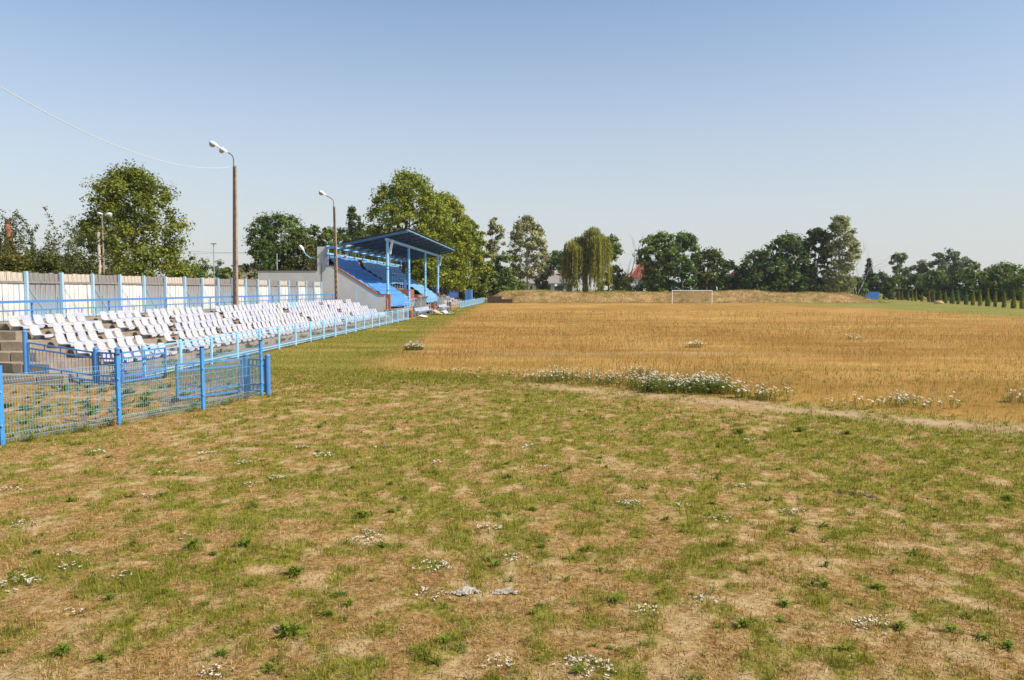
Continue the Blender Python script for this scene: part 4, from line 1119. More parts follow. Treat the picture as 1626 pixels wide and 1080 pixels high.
twiggy('bush', 'tall spiky bush behind the fence at the left picture edge', 14, 50, 368, 95, ((.045,.06,.015), (.14,.15,.03)), 21, group=G1, nleaf=15000)
twiggy('bush', 'open spiky bush with bare twig ends right of the chimney', 72, 48, 352, 80, ((.05,.068,.022), (.15,.16,.05)), 22, group=G1, spread=1.25, nleaf=13000)
tree('bush', 'dense olive bush low behind the fence under the chimney', 22, 44, 398, 90, ((.035,.04,.01), (.12,.11,.02)), 'round', seed=23, cat='shrub', group=G1, low=.05)
tree('bush', 'dense green bush low behind the fence beside the spiky bush', 78, 45, 396, 66, ((.025,.035,.008), (.10,.11,.02)), 'round', seed=24, cat='shrub', group=G1, low=.05)
tree('bush', 'small green bush between the spiky bush and the lone tree', 122, 50, 414, 48, MID, 'round', seed=25, cat='shrub', group=G1, low=.05)
tree('bush', 'round green bush just right of the lone tree', 284, 92, 418, 62, MID, 'round', seed=26, cat='shrub', group=G1, low=.05)
tree('small_tree', 'small dome shaped green tree left of the floodlight mast', 310, 98, 401, 56, MID, 'round', seed=27, group=G1, low=.1)
tree('small_tree', 'pale distant tree just right of the floodlight mast', 351, 150, 411, 32, GREYG, 'round', seed=28, group=G1, sparse=.6)
tree('bush', 'low green bush behind the fence at the nearer lamp pole', 366, 100, 424, 48, MID, 'round', seed=29, cat='shrub', group=G1, low=.05)
tree('tall_tree', 'airy green tree with bare trunks left of the grandstand', 440, 112, 338, 92, ((.03,.055,.014), (.12,.15,.035)), 'vase', seed=31, trunks=2, dens=.5, sparse=.6, crad_f=.12, group=G1, low=.34, bark='greybark')
tree('dark_tree', 'dark evergreen mass at the left end of the pale wall', 413, 104, 378, 50, DARK, 'egg', seed=32, group=G1, low=.04)
tree('dark_tree', 'dark leafy tree behind the pale stand wall', 478, 112, 362, 66, ((.02,.03,.008), (.09,.10,.02)), 'round', seed=33, group=G1, low=.05)
tree('tall_tree', 'rounded tree behind the wall top and the farther lamp pole', 518, 140, 354, 52, MID, 'round', seed=34, group=G1, low=.1)
tree('tall_tree', 'distant rounded tree left of the farther lamp pole', 497, 150, 356, 40, MID, 'round', seed=35, group=G1, low=.1)
tree('tall_tree', 'rounded tree between the farther lamp pole and the poplar', 540, 145, 356, 40, DARK, 'round', seed=36, group=G1, low=.1)
tree('poplar_tree', 'slim tall poplar rising behind the stand roof', 559, 150, 327, 21, ((.03,.05,.016), (.10,.125,.04)), 'column', seed=37, group=G1, low=.1, dens=.9, crad_f=.2)
tree('poplar_tree', 'shorter slim poplar close beside the taller one', 570, 152, 340, 17, ((.03,.05,.016), (.10,.125,.04)), 'column', seed=38, group=G1, low=.1, dens=.9, crad_f=.2)
tree('tall_tree', 'lower green tree between the poplars and the huge tree', 592, 135, 352, 52, MID, 'round', seed=39, group=G1)
GB = 'row of large trees beyond the grandstand'
tree('chestnut_tree', 'huge tallest broad tree rising behind the stand roof', 645, 122, 271, 132, LIME, 'full', seed=41, dens=.75, crad_f=.115, sparse=.2, group=GB, low=.12, leaf_f=1.05, trunk_r=.45)
tree('chestnut_tree', 'large sunlit tree right behind the stand roof corner', 702, 130, 306, 100, LIME, 'full', seed=42, dens=.75, crad_f=.11, sparse=.2, group=GB, low=.14, leaf_f=1.05, trunk_r=.4)
tree('chestnut_tree', 'sunlit yellow green tree at the right end of the big tree row', 737, 148, 346, 74, LIME, 'full', seed=43, dens=.85, crad_f=.12, sparse=.2, group=GB, low=.13, leaf_f=1.05)
tree('chestnut_tree', 'shaded tree filling the gap behind the stand columns', 655, 126, 372, 90, DARK, 'full', seed=44, dens=.6, crad_f=.12, sparse=.1, group=GB, low=.07, leaf_f=1.2)
tree('bush', 'shaded hedge under the right end of the big tree row', 738, 176, 440, 66, DARK, 'full', seed=46, group=GB, low=.02, cat='shrub')
tree('bush', 'dark low tree at the left foot of the embankment', 768, 172, 412, 44, MID, 'round', seed=45, group=GB, low=.02)
tree('birch_tree', 'slim grey green birch right of the big tree row', 786, 176, 345, 34, BIRCH, 'egg', seed=51, bark='birchbark', dens=.7, sparse=.6, crad_f=.14, group=G2, low=.2, leaf_f=.85)
tree('bush', 'shrubby green tree at the foot of the slim birch', 800, 172, 404, 48, MID, 'round', seed=52, group=G2, low=.02)
tree('birch_tree', 'tall airy birch with pale trunk before the white house', 839, 180, 342, 62, BIRCH, 'egg', seed=53, bark='birchbark', dens=.62, sparse=.7, crad_f=.12, group=G2, low=.24, leaf_f=.85, trunk_r=.32)
tree('small_tree', 'small slender tree before the grey roof', 863, 184, 415, 26, GREYG, 'egg', seed=54, group=G2, low=.25)
tree('tall_tree', 'dark green tree behind the white house left of the willow', 887, 225, 396, 58, DARK, 'round', seed=55, group=G2, low=.05)
tree('bush', 'light green bush above the grey house roof', 897, 215, 428, 30, YEL, 'round', seed=155, group=G2, low=.05, cat='shrub')
def willow():
    r = np.random.default_rng(61); px, Y = 931, 180; X, _, H = at(px, 363, Y); W = 74 / 1240 * Y
    t = thing('willow_tree', (X, Y, 0), 'weeping willow with hanging yellow green curtains behind the embankment', 'tree', G2)
    P = []; S = []; C = []
    heads = [(-.30, .0, .82), (-.16, .2, .88), (.14, -.1, 1.0), (.06, .1, .95), (.32, .0, .90), (.24, .2, .94), (-.36, -.1, .68), (.36, -.1, .84), (-.22, -.3, .76), (.18, -.35, .88)]
    for hx, hy, hz in heads:
        for _ in range(150):
            a = r.random() * 6.283; q = r.random() ** .6 * .17 * W
            x0, y0 = hx * W + math.cos(a) * q, hy * W * .6 + math.sin(a) * q
            z = H * hz - (q / W) ** 2 * H * 1.6 + r.normal() * .2
            ln = H * (.16 + .50 * r.random() ** 1.4) * (1.25 if .05 < hx < .25 and hy < 0 else 1)
            m = int(ln / .32); s = np.arange(m) / m
            px_ = x0 + s * .35 * math.cos(a) * 1.2 + r.normal(size=m) * .05; py_ = y0 + s * .35 * math.sin(a) + r.normal(size=m) * .05
            P.append(np.stack([px_, py_, np.maximum(z - s * ln, .4)], 1)); S.append(np.full(m, .27)); f = np.clip(.5 + .3 * r.normal() + .15 * r.normal(size=m), 0, 1)[:, None]
            C.append(np.array((.13,.15,.018)) * (1 - f) + np.array((.34,.32,.055)) * f)
    P = np.concatenate(P); S = np.concatenate(S); C = np.concatenate(C); n = len(P)
    nr = unit(n, r) * .6; nr[:, 2] *= .3; nr += np.array([.55, -.35, .1]); nr /= np.linalg.norm(nr, axis=1, keepdims=True)
    tdir = np.array([0, 0, 1.0]); b = np.cross(nr, tdir); b /= np.linalg.norm(b, axis=1, keepdims=True)
    s = S[:, None]
    V = np.stack([P - tdir * s, P - b * s * .34, P + tdir * s, P + b * s * .34], 1)
    me = array_mesh('crown', V, 4, C); me.materials.append(M['leaf']); o = bpy.data.objects.new('crown', me); COL.objects.link(o); o.parent = t
    mb = MB(); mb.tube([(X, Y, -.2), (X - .2, Y, H * .3), (X - .6, Y, H * .6), (X - 1.8, Y, H * .82)], [.75, .6, .4, .15], 8)
    for hx, hy, hz in heads: mb.tube([(X - .1, Y, H * .34), (X + hx * W * .5, Y + hy * W * .4, H * (hz - .22)), (X + hx * W, Y + hy * W * .6, H * (hz - .02))], [.36, .2, .05], 6)
    mb.build('trunk', M['bark'], t, smooth=True)
willow()
tree('tall_tree', 'green tree directly right of the weeping willow', 967, 192, 371, 42, MID, 'egg', seed=62, group=G2, low=.05)
twiggy('bare_tree', 'taller pale dead tree with bare branches right of the willow', 993, 192, 374, 30, DARK, 63, nst=3, cat='tree', group=G2, leaves=False, bark='greybark', spread=.7, thick=.62)
twiggy('bare_tree', 'shorter pale dead tree beside the red roof', 1012, 196, 388, 20, DARK, 64, nst=3, cat='tree', group=G2, leaves=False, bark='greybark', spread=.7, thick=.55)
tree('bush', 'light green bush under the dead trees', 990, 188, 434, 34, YEL, 'round', seed=65, group=G2, low=.02, cat='shrub')
tree('tall_tree', 'airy green tree right of the red roof', 1046, 188, 366, 66, MID, 'vase', seed=71, group=G2, low=.06, sparse=.6, crad_f=.13)
tree('tall_tree', 'tall leafy green tree left of the goal', 1085, 190, 368, 66, ((.03,.06,.015), (.09,.14,.03)), 'round', seed=72, group=G2, low=.04, crad_f=.13)
tree('tall_tree', 'broad olive tree standing behind the goal', 1124, 193, 394, 66, ((.025,.04,.008), (.09,.10,.02)), 'round', seed=73, group=G2, low=.04, crad_f=.14)
tree('dark_tree', 'small dark tree right of the goal', 1158, 196, 414, 40, DARK, 'egg', seed=74, group=G2, low=.04)
tree('dark_tree', 'dark tree hiding the small red roofed house', 1184, 198, 418, 36, DARK, 'egg', seed=75, group=G2, low=.04)
tree('dark_tree', 'broad dark tree sloping up at the left of the right hand group', 1212, 190, 394, 74, DARK, 'egg', seed=76, group=G2, low=.03, crad_f=.14)
tree('dark_tree', 'tall dark leafy tree in the middle of the right hand group', 1254, 192, 369, 84, ((.028,.052,.012), (.095,.13,.026)), 'egg', seed=77, group=G2, low=.03, crad_f=.13)
tree('tall_tree', 'slim airy tree between the dark tree and the tall birch', 1297, 190, 360, 42, ((.03,.045,.015), (.09,.105,.03)), 'egg', seed=78, group=G2, low=.2, sparse=.6, crad_f=.15)
tree('birch_tree', 'tallest dense grey green birch at the right end of the embankment', 1336, 188, 342, 56, ((.10,.115,.05), (.23,.23,.10)), 'egg', seed=79, bark='birchbark', group=G2, low=.08, dens=.75, crad_f=.13, leaf_f=.85)
twiggy('bare_tree', 'thin bare birch leaning beside the tallest birch', 1361, 190, 372, 16, DARK, 80, nst=2, cat='tree', group=G2, leaves=False, bark='birchbark', spread=.5, thick=.6)
def spruce():
    r = np.random.default_rng(90); X, _, H = at(1380, 409, 235); W = 28 / 1240 * 235
    t = thing('spruce_tree', (X, 235, 0), 'dark blue green spruce at the end of the embankment', 'tree', G3); P = []; Nn = []
    for lv in range(26):
        s = lv / 26; z = H * (.08 + .92 * s); rad = W / 2 * (1 - s) ** .85 * (.8 + .4 * r.random()) + .12
        for a in np.linspace(0, 6.283, 13)[:-1] + r.random():
            m = 16; q = r.random(m); ra = rad * (.75 + .5 * r.random())
            P.append(np.stack([np.cos(a) * ra * q + r.normal(size=m) * .12, np.sin(a) * ra * q + r.normal(size=m) * .12, z - .30 * ra * q + r.normal(size=m) * .1], 1))
    P = np.concatenate(P); n = len(P); nr = unit(n, r) * .6 + np.array([0, 0, .7]); nr /= np.linalg.norm(nr, axis=1, keepdims=True); f = r.random((n, 1))
    me = array_mesh('crown', leaf_quads(P, nr, .30 * (.6 + .8 * r.random(n)), r, .4), 4, np.array((.022,.042,.03)) * (1 - f) + np.array((.065,.10,.07)) * f); me.materials.append(M['leaf'])
    o = bpy.data.objects.new('crown', me); COL.objects.link(o); o.parent = t
    mb = MB(); mb.tube([(X, 235, -.2), (X, 235, H * .95)], [.25, .03], 7); mb.build('trunk', M['bark'], t, smooth=True)
spruce()
tree('far_tree', 'pale distant open tree right of the spruce', 1430, 250, 402, 40, GREYG, 'vase', seed=91, group=G3, low=.3, sparse=.8, crad_f=.12, bark='bark', dens=.5)
tree('far_tree', 'pale distant low tree between the two taller far trees', 1466, 250, 412, 38, GREYG, 'round', seed=92, group=G3, low=.3, sparse=.8, crad_f=.14, dens=.5)
tree('far_tree', 'tallest distant tree above the right hand hedge', 1506, 245, 395, 46, ((.05,.07,.04), (.13,.155,.085)), 'vase', seed=93, group=G3, low=.3, sparse=.7, crad_f=.13, dens=.55)
tree('far_tree', 'small distant tree right of the tallest far tree', 1537, 245, 407, 26, GREYG, 'vase', seed=94, group=G3, low=.3, sparse=.8, crad_f=.15, dens=.5)
hed = [(1392, 228, 432, 46, DARK, 'dark rounded tree beside the spruce'), (1426, 222, 436, 44, MID, 'rounded green tree under the pale open tree'), (1456, 215, 434, 44, DARK, 'dark rounded tree under the pale low tree'),
       (1488, 208, 428, 50, MID, 'green rounded tree left under the tallest far tree'), (1522, 200, 430, 46, DARK, 'dark rounded tree right under the tallest far tree'), (1548, 190, 421, 46, MID, 'taller green tree in the right hand tree belt'),
       (1582, 180, 424, 50, ((.03,.05,.012), (.10,.12,.022)), 'green tree second from the right picture edge'), (1596, 200, 416, 60, ((.04,.07,.012), (.12,.16,.025)), 'bright green tallest crown near the right picture edge'), (1632, 172, 424, 56, MID, 'green tree cut by the right picture edge'), (1668, 165, 420, 60, MID, None)]
for k, (px, Y, tp, w, c_, lab) in enumerate(hed):
    if lab: tree('belt_tree', lab, px, Y, tp, w, c_, 'round', seed=100 + k, group=G3, low=.02, crad_f=.17, dens=.8)

for k, (px, Y, tp, w, lab) in enumerate(((1142, 206, 434, 60, 'low dark bush mass right behind the goal'), (1176, 210, 437, 50, 'low dark bush in front of the small red roof'), (1236, 205, 436, 60, 'low dark bush under the broad dark tree'), (1292, 203, 436, 56, 'low dark bush under the slim airy tree'), (1330, 204, 438, 50, 'low olive bush at the foot of the tallest birch'), (1358, 206, 440, 34, 'small bush beside the leaning bare birch'), (1030, 205, 438, 44, 'low bush in front of the red roofed house'), (825, 190, 446, 36, 'low bush left of the white house'), (812, 178, 424, 40, 'leafy bush between the two birches'), (783, 178, 418, 40, 'leafy bush at the left foot of the slim birch'))):
    tree('bush', lab, px, Y, tp, w, DARK if k not in (4, 7, 8, 9) else MID, 'full', seed=140 + k, group=G2, low=.02, cat='shrub')
# columnar conifers along the right edge of the field
def thuja(seed, c1, c2, full):
    r = np.random.default_rng(seed); n = 520; z = r.random(n) ** .9
    rad = .36 * full * np.clip(np.minimum(z * 1.5 + .85, 1.12 * (1 - z) ** .75 + .02), .02, 1); a = r.random(n) * 6.283; q = .5 + .5 * r.random(n) ** .5
    P = np.stack([np.cos(a) * rad * q, np.sin(a) * rad * q, .02 + z * 2.35], 1); nr = np.stack([np.cos(a), np.sin(a), .3 * np.ones(n)], 1) + unit(n, r) * .5; nr /= np.linalg.norm(nr, axis=1, keepdims=True)
    f = r.random((n, 1)); tdir = np.array([0, 0, 1.0]) + unit(n, r) * .3; b = np.cross(nr, tdir); b /= np.linalg.norm(b, axis=1, keepdims=True); s = (.17 * (.6 + .7 * r.random(n)))[:, None]
    V = np.stack([P - tdir * s, P - b * s * .5, P + tdir * s, P + b * s * .5], 1)
    me = array_mesh('foliage', V, 4, np.array(c1) * (1 - f) + np.array(c2) * f); me.materials.append(M['leaf']); return me
TH = [thuja(1, (.11,.14,.02), (.30,.30,.05), 1.0), thuja(2, (.16,.165,.02), (.40,.36,.06), .9), thuja(3, (.16,.11,.03), (.36,.24,.08), .95), thuja(4, (.08,.115,.035), (.21,.25,.07), 1.15)]
thm = MB(); thm.tube([(0, 0, -.1), (0, 0, 1.6)], [.05, .02], 6); thm = thm.mesh('stem'); thm.materials.append(M['bark'])
tx = [815,845,870,900,920,955,980,1000,1035,1075,1100,1140,1170,1210,1245,1290,1330,1370,1415,1460,1510,1565,1615]
kinds = [2,3,0,2,0,0,1,1,2,2,3,0,0,3,0,3,1,1,0,1,0,0,1]
knames = ['olive green', 'yellow green', 'rusty brown', 'dull dark green']
for k, zx in enumerate(tx):
    px = 1180 + zx / 3.646; py = np.interp(px, [1399, 1500, 1621], [474.5, 481.5, 490.5]); X, Y = gnd(px, py)
    kd = kinds[k]
    lab = '%s columnar conifer, %s from the left in the row along the field edge' % (knames[kd], ordinal(k + 1))
    t = thing('columnar_conifer', (X, Y, 0), lab, 'conifer', 'row of columnar conifers at the right field edge')
    s = random.uniform(.85, 1.12) * (1.02 if k > 9 else 1.0)
    for nm, mm in (('foliage', TH[kd]), ('stem', thm)):
        o = bpy.data.objects.new(nm, mm); COL.objects.link(o); o.parent = t
    t.scale = (s * random.uniform(.85, 1.15), s, s * random.uniform(.9, 1.1)); t.rotation_euler.z = random.random() * 6
X, Y = gnd(1414, 477); 
for (px, py, lab) in ((1180 + 1135 / 3.646, 482.3, 'small straw heap under the middle of the conifer row'),):
    X, Y = gnd(px, py)
    mb = MB(); mb.lathe([(.95, 0), (.8, .25), (.45, .5), (.1, .62)], (X, Y, 0), 14); tag(mb.build('straw_heap', M['straw'], None, smooth=True), lab, 'heap')

# ------------------------------------------------------------------ grass, weeds and flowers
def wedge(n, d0, d1, p, half_l=.86, half_r=.78):
    """points in front of the camera with density falling off with distance (rho ~ D^-p)"""
    u = rng.random(n)
    if abs(p - 2) < 1e-6: D = d0 * (d1 / d0) ** u
    else: D = (d0 ** (2 - p) + u * (d1 ** (2 - p) - d0 ** (2 - p))) ** (1 / (2 - p))
    t = -half_l + (half_l + half_r) * rng.random(n)
    return t * D, D
def blades(x, y, h, w, lean_amt, cols, segs=2, zfun=relief):
    n = len(x); az = rng.random(n) * 6.283; fa = rng.random(n) * 6.283
    lean = np.abs(rng.normal(size=n)) * lean_amt
    z = zfun(x, y) - .005
    base = np.stack([x, y, z], 1)
    side = np.stack([np.cos(fa), np.sin(fa), np.zeros(n)], 1) * (w / 2)[:, None]
    ld = np.stack([np.cos(az), np.sin(az), np.zeros(n)], 1)
    up = np.array([0, 0, 1.0])
    tip = base + (ld * np.sin(lean)[:, None] + up * np.cos(lean)[:, None]) * h[:, None]
    if segs == 1:
        return np.stack([base - side, base + side, tip], 1), cols
    l2 = lean * .45
    mid = base + (ld * np.sin(l2)[:, None] + up * np.cos(l2)[:, None]) * (h * .55)[:, None]
    q = np.stack([base - side, base + side, mid + side * .75, mid - side * .75], 1)
    tq = np.stack([mid - side * .75, mid + side * .75, tip + side * .08, tip - side * .08], 1)
    return np.concatenate([q, tq]), np.concatenate([cols, cols])
def pick(pal, n, wts, var=.25):
    pal = np.array(pal); k = rng.choice(len(pal), n, p=np.array(wts) / np.sum(wts))
    return pal[k] * (1 - var + 2 * var * rng.random((n, 1)))
GREENS = [(.18,.22,.022), (.25,.27,.032), (.34,.31,.045), (.11,.155,.02)]
STRAW = [(.54,.37,.14), (.66,.50,.25), (.34,.175,.055), (.20,.095,.03)]
# short lawn, clustered in tufts
nt_ = 84000
tx_, ty_ = wedge(nt_, 4.6, 27, 1.35)
gold_, path_, bare_, green_ = zones(tx_, ty_)
keep = rng.random(nt_) < np.clip((.72 - .28 * bare_ + .3 * green_) * (1 - .82 * path_) * (1 - gold_ * .9), 0.02, 1)
keep &= ~((tx_ < -12.5) & (ty_ > 21))
tx_, ty_, gr_, br_ = tx_[keep], ty_[keep], green_[keep], bare_[keep]
bp_ = 8
bx = np.repeat(tx_, bp_) + rng.normal(size=len(tx_) * bp_) * .035; by = np.repeat(ty_, bp_) + rng.normal(size=len(tx_) * bp_) * .035
g_ = np.repeat(gr_, bp_); tuft_h = np.repeat(.014 + .045 * rng.random(len(tx_)) ** 2 + .055 * gr_ * rng.random(len(tx_)), bp_)
isg = rng.random(len(bx)) < np.clip(.22 + .62 * g_, 0, 1) * np.repeat((rng.random(len(tx_)) < .35 + .6 * gr_) * 1.0, bp_) + .06
cg = pick(GREENS, len(bx), [3, 4, 2, 2]); cs = pick(STRAW + [(.36,.165,.055)], len(bx), [3, 2, 3, 2, 4])
col = np.where(isg[:, None], cg, cs)
h = tuft_h * (.6 + .8 * rng.random(len(bx))) * np.where(isg, 1.0, .9)
w = .0048 * np.maximum(1, (by / 7) ** .9) * (.7 + .6 * rng.random(len(bx)))
nr_ = by < 9.0
V, C = blades(bx[nr_], by[nr_], h[nr_], w[nr_], .85, col[nr_], 2)
me = array_mesh('lawn_grass', V, 4, C); me.materials.append(M['grass'])
lg = bpy.data.objects.new('lawn_grass', me); COL.objects.link(lg); tag(lg, 'short patchy green and straw coloured grass nearest the camera', 'grass', kind='stuff')
V, C = blades(bx[~nr_], by[~nr_], h[~nr_], w[~nr_] * 1.25, .85, col[~nr_], 1)
me = array_mesh('lawn_grass', V, 3, C); me.materials.append(M['grass'])
lg = bpy.data.objects.new('lawn_grass', me); COL.objects.link(lg); tag(lg, 'short patchy grass between the foreground and the trodden path', 'grass', kind='stuff')
# flat straw litter
ns = 52000
sx_, sy_ = wedge(ns, 4.6, 24, 1.5); g2, p2, b2_, gr2 = zones(sx_, sy_); k = (rng.random(ns) < (.75 - .5 * gr2)) & (g2 < .4); sx_, sy_ = sx_[k], sy_[k]; n = len(sx_)
a = rng.random(n) * 6.283; ln = (.012 + .035 * rng.random(n) ** 1.5); wd = .0022 * np.maximum(1, sy_ / 8) * (.7 + .8 * rng.random(n)); d = np.stack([np.cos(a), np.sin(a), rng.normal(size=n) * .12], 1); s = np.stack([-np.sin(a), np.cos(a), np.zeros(n)], 1)
c = np.stack([sx_, sy_, relief(sx_, sy_) + .008], 1)
V = np.stack([c - d * ln[:, None] - s * wd[:, None], c - d * ln[:, None] + s * wd[:, None], c + d * ln[:, None] + s * wd[:, None], c + d * ln[:, None] - s * wd[:, None]], 1)
me = array_mesh('straw_litter', V, 4, pick([(.46,.33,.16), (.55,.43,.25), (.30,.18,.07)], n, [3, 2, 2])); me.materials.append(M['grass'])
o = bpy.data.objects.new('straw_litter', me); COL.objects.link(o); tag(o, 'loose dry straw lying on the foreground soil', 'straw', kind='stuff')
# tall dry meadow
nm = 430000
x, y = wedge(nm, 14, 157, 1.85, .95, .78); g3, p3, b3_, gr3 = zones(x, y)
k = rng.random(nm) < g3 * (1 - p3 * .92) * (.55 + .45 * sstep(.3, .6, fbm(x * .4, y * .4, 51)))
x, y = x[k], y[k]; n = len(x)
big = bands(x, y)
edge = np.exp(-np.maximum(0, ((y - 22.25) * 10.27 + (x + 1.17) * 7.18) / 12.53 - 1.2) / 2.0) * sstep(-2, 1, x)
rgt = sstep(3, 9, x) * sstep(32, 19, y)
isg = rng.random(n) < np.clip(.14 + .75 * edge + .5 * rgt + .38 * sstep(42, 22, y) + .55 * sstep(.50, .66, fbm(x * .09, y * .22, 59, 4)), 0, .9)
cg = pick([(.25,.235,.05), (.32,.27,.07), (.17,.18,.035)], n, [3, 3, 2], .15); cs = pick([(.45,.275,.092), (.40,.225,.070), (.52,.36,.15), (.34,.185,.058)], n, [4, 3, 2, 2], .10)
cs = cs * (np.array([.62, .55, .48]) * (1 - big)[:, None] + np.array([1.10, 1.10, 1.12]) * big[:, None])
col = np.where(isg[:, None], cg, cs)
h = (.10 + .20 * rng.random(n) ** 1.5) * (.7 + .6 * fbm(x * .25, y * .25, 57)) * np.where(isg, .85, 1) * (1 - .6 * sstep(35, 110, y))
w = .0052 * np.maximum(1, (y / 18) ** .88) * (.7 + .7 * rng.random(n))
V, C = blades(x, y, h, w, .62, col, 1)
me = array_mesh('meadow_grass', V, 3, C); me.materials.append(M['dry'])
o = bpy.data.objects.new('meadow_grass', me); COL.objects.link(o); tag(o, 'tall golden dry grass covering the whole neglected pitch', 'grass', kind='stuff')
print('meadow tris', len(V))
# seed stalks standing over the meadow
ns2 = 30000
x, y = wedge(ns2, 15, 90, 1.7, .9, .78); g3, p3, _, _ = zones(x, y); k = rng.random(ns2) < g3 * (1 - p3) * sstep(.42, .6, fbm(x * .22, y * .3, 83)); x, y = x[k], y[k]; n = len(x)
hh = .26 + .26 * rng.random(n); a = rng.random(n) * 6.283; ln = .10 * rng.random(n); b = np.stack([x, y, relief(x, y)], 1); t = b + np.stack([np.cos(a) * ln, np.sin(a) * ln, hh], 1)
w = (.0035 * np.maximum(1, y / 18))[:, None] * np.array([1.0, .2, 0]); hd = t - (t - b) * .28
V = np.concatenate([np.stack([b - w * .6, b + w * .6, hd + w * .5, hd - w * .5], 1), np.stack([hd, hd + (t - hd) * .4 + w * 1.7, t, hd + (t - hd) * .4 - w * 1.7], 1)])
C = np.concatenate([pick([(.48,.32,.11), (.40,.26,.08), (.26,.24,.06)], n, [3, 2, 1]), pick([(.34,.18,.06), (.46,.28,.10), (.24,.115,.045)], n, [3, 2, 3])])
me = array_mesh('seed_stalks', V, 4, C); me.materials.append(M['grass']); o = bpy.data.objects.new('seed_stalks', me); COL.objects.link(o); tag(o, 'thin brown seed stalks standing above the golden grass', 'grass', kind='stuff')
# strip along the fence, walkway weeds, embankment and far right grass
nm = 90000
x, y = wedge(nm, 20, 160, 1.9, .62, -.02); g3, p3, _, _ = zones(x, y); k = (g3 < .5) & (x > -12.6) & (x < 2) & (y > 21)
x, y = x[k], y[k]; n = len(x); f_ = sstep(.42, .58, fbm(x * .3, y * .12, 33)); isg = rng.random(n) < .45 + .5 * f_
col = np.where(isg[:, None], pick([(.15,.17,.022), (.21,.205,.032), (.10,.125,.018)], n, [3, 3, 2]), pick(STRAW, n, [3, 2, 3, 2]))
V, C = blades(x, y, (.04 + .09 * rng.random(n) ** 2), .010 * np.maximum(1, y / 18), .6, col, 1)
me = array_mesh('verge_grass', V, 3, C); me.materials.append(M['grass']); o = bpy.data.objects.new('verge_grass', me); COL.objects.link(o); tag(o, 'short worn grass strip between the pale fence and the golden pitch', 'grass', kind='stuff')
nb_ = 40000
x = -14 + 83 * rng.random(nb_); y = 157.5 + 15 * rng.random(nb_); isg = rng.random(nb_) < .33 + .5 * sstep(.52, .64, fbm(x * .1, y * .2, 37))
col = np.where(isg[:, None], pick(GREENS, nb_, [2, 3, 3, 1]), pick([(.40,.27,.12), (.32,.19,.07), (.24,.14,.055)], nb_, [3, 3, 2]))
V, C = blades(x, y, .12 + .22 * rng.random(nb_) ** 2, np.full(nb_, .07), .5, col, 1, zfun=mound_h)
me = array_mesh('embankment_grass', V, 3, C); me.materials.append(M['grass']); o = bpy.data.objects.new('embankment_grass', me); COL.objects.link(o); tag(o, 'dead and green grass tufts growing on the embankment', 'grass', kind='stuff')

def rosette(cx, cy, rad, nl, rr, cz=None, upright=.5, cols=((.11,.19,.025), (.24,.32,.055)), width=.3):
    """broad leaves fanned round a point: returns quads and colours"""
    a = rr.random(nl) * 6.283; el = upright * (.3 + .9 * rr.random(nl)); L = rad * (.55 + .6 * rr.random(nl)); w = L * width * (.7 + .6 * rr.random(nl))
    z = float(relief(np.array(cx), np.array(cy))) if cz is None else cz
    d1 = np.stack([np.cos(a) * np.cos(el), np.sin(a) * np.cos(el), np.sin(el)], 1); d2 = np.stack([np.cos(a) * np.cos(el * .3), np.sin(a) * np.cos(el * .3), np.sin(el * .3 - .15)], 1)
    s = np.stack([-np.sin(a), np.cos(a), rr.normal(size=nl) * .25], 1); b = np.array([cx, cy, z]) + rr.normal(size=(nl, 3)) * np.array([rad * .12, rad * .12, 0])
    m = b + d1 * (L * .55)[:, None]; t = m + d2 * (L * .5)[:, None]; sw = s * (w / 2)[:, None]
    q1 = np.stack([b - sw * .25, b + sw * .25, m + sw, m - sw], 1); q2 = np.stack([m - sw, m + sw, t + sw * .15, t - sw * .15], 1)
    f = rr.random((nl, 1)); c = np.array(cols[0]) * (1 - f) + np.array(cols[1]) * f
    return np.concatenate([q1, q2]), np.concatenate([c, c])
rr = np.random.default_rng(77); VV = []; CC = []
spots = [(460,1005,.24),(575,822,.20),(845,808,.14),(932,872,.14),(390,872,.20),(305,872,.20),(350,1035,.12),(706,1018,.13),(622,815,.12),(553,962,.13),(1246,962,.14),(1180,1000,.15),(470,915,.2),(260,945,.12),(100,1040,.16),(1395,930,.14),(1310,930,.12),(1510,1000,.14),(860,870,.12),(920,1065,.12),(1430,995,.14),(1150,870,.12),(1600,790,.16),(1240,990,.1),(340,885,.1),(520,975,.12),(160,1050,.14),(430,1060,.12),(60,880,.12),(1345,690,.2),(1175,688,.25),(1270,686,.25),(560,742,.14),(507,680,.16),(620,770,.12),(690,750,.12)]
for px, py, rad in spots:
    X, Y = gnd(px, py); v, c = rosette(X, Y, rad * .66, 70, rr, upright=1.2, width=.12, cols=((.13,.19,.022), (.28,.33,.05))); VV.append(v); CC.append(c)
wx, wy = wedge(3600, 5, 25, 1.1); g4, p4, b4, gr4 = zones(wx, wy)
for X, Y, g, p, q in zip(wx, wy, g4, p4, gr4):
    if g > .3 or p > .4 or rr.random() > .35 + .6 * q: continue
    k = rr.random(); cols = ((.10,.16,.022), (.22,.28,.05)) if k < .6 else (((.15,.17,.03), (.29,.28,.06)) if k < .85 else ((.10,.15,.03), (.19,.25,.055)))
    if rr.random() < .5:
        v, c = rosette(X, Y, .05 + .08 * rr.random() ** 1.5, 26, rr, upright=1.25, cols=((.13,.17,.02), (.30,.31,.05)), width=.05); VV.append(v); CC.append(c); continue
    v, c = rosette(X, Y, .035 + .075 * rr.random() ** 1.8, 12 + int(rr.random() * 12), rr, upright=.7 + .55 * rr.random(), cols=cols, width=.10 + .16 * rr.random() ** 2); VV.append(v); CC.append(c)
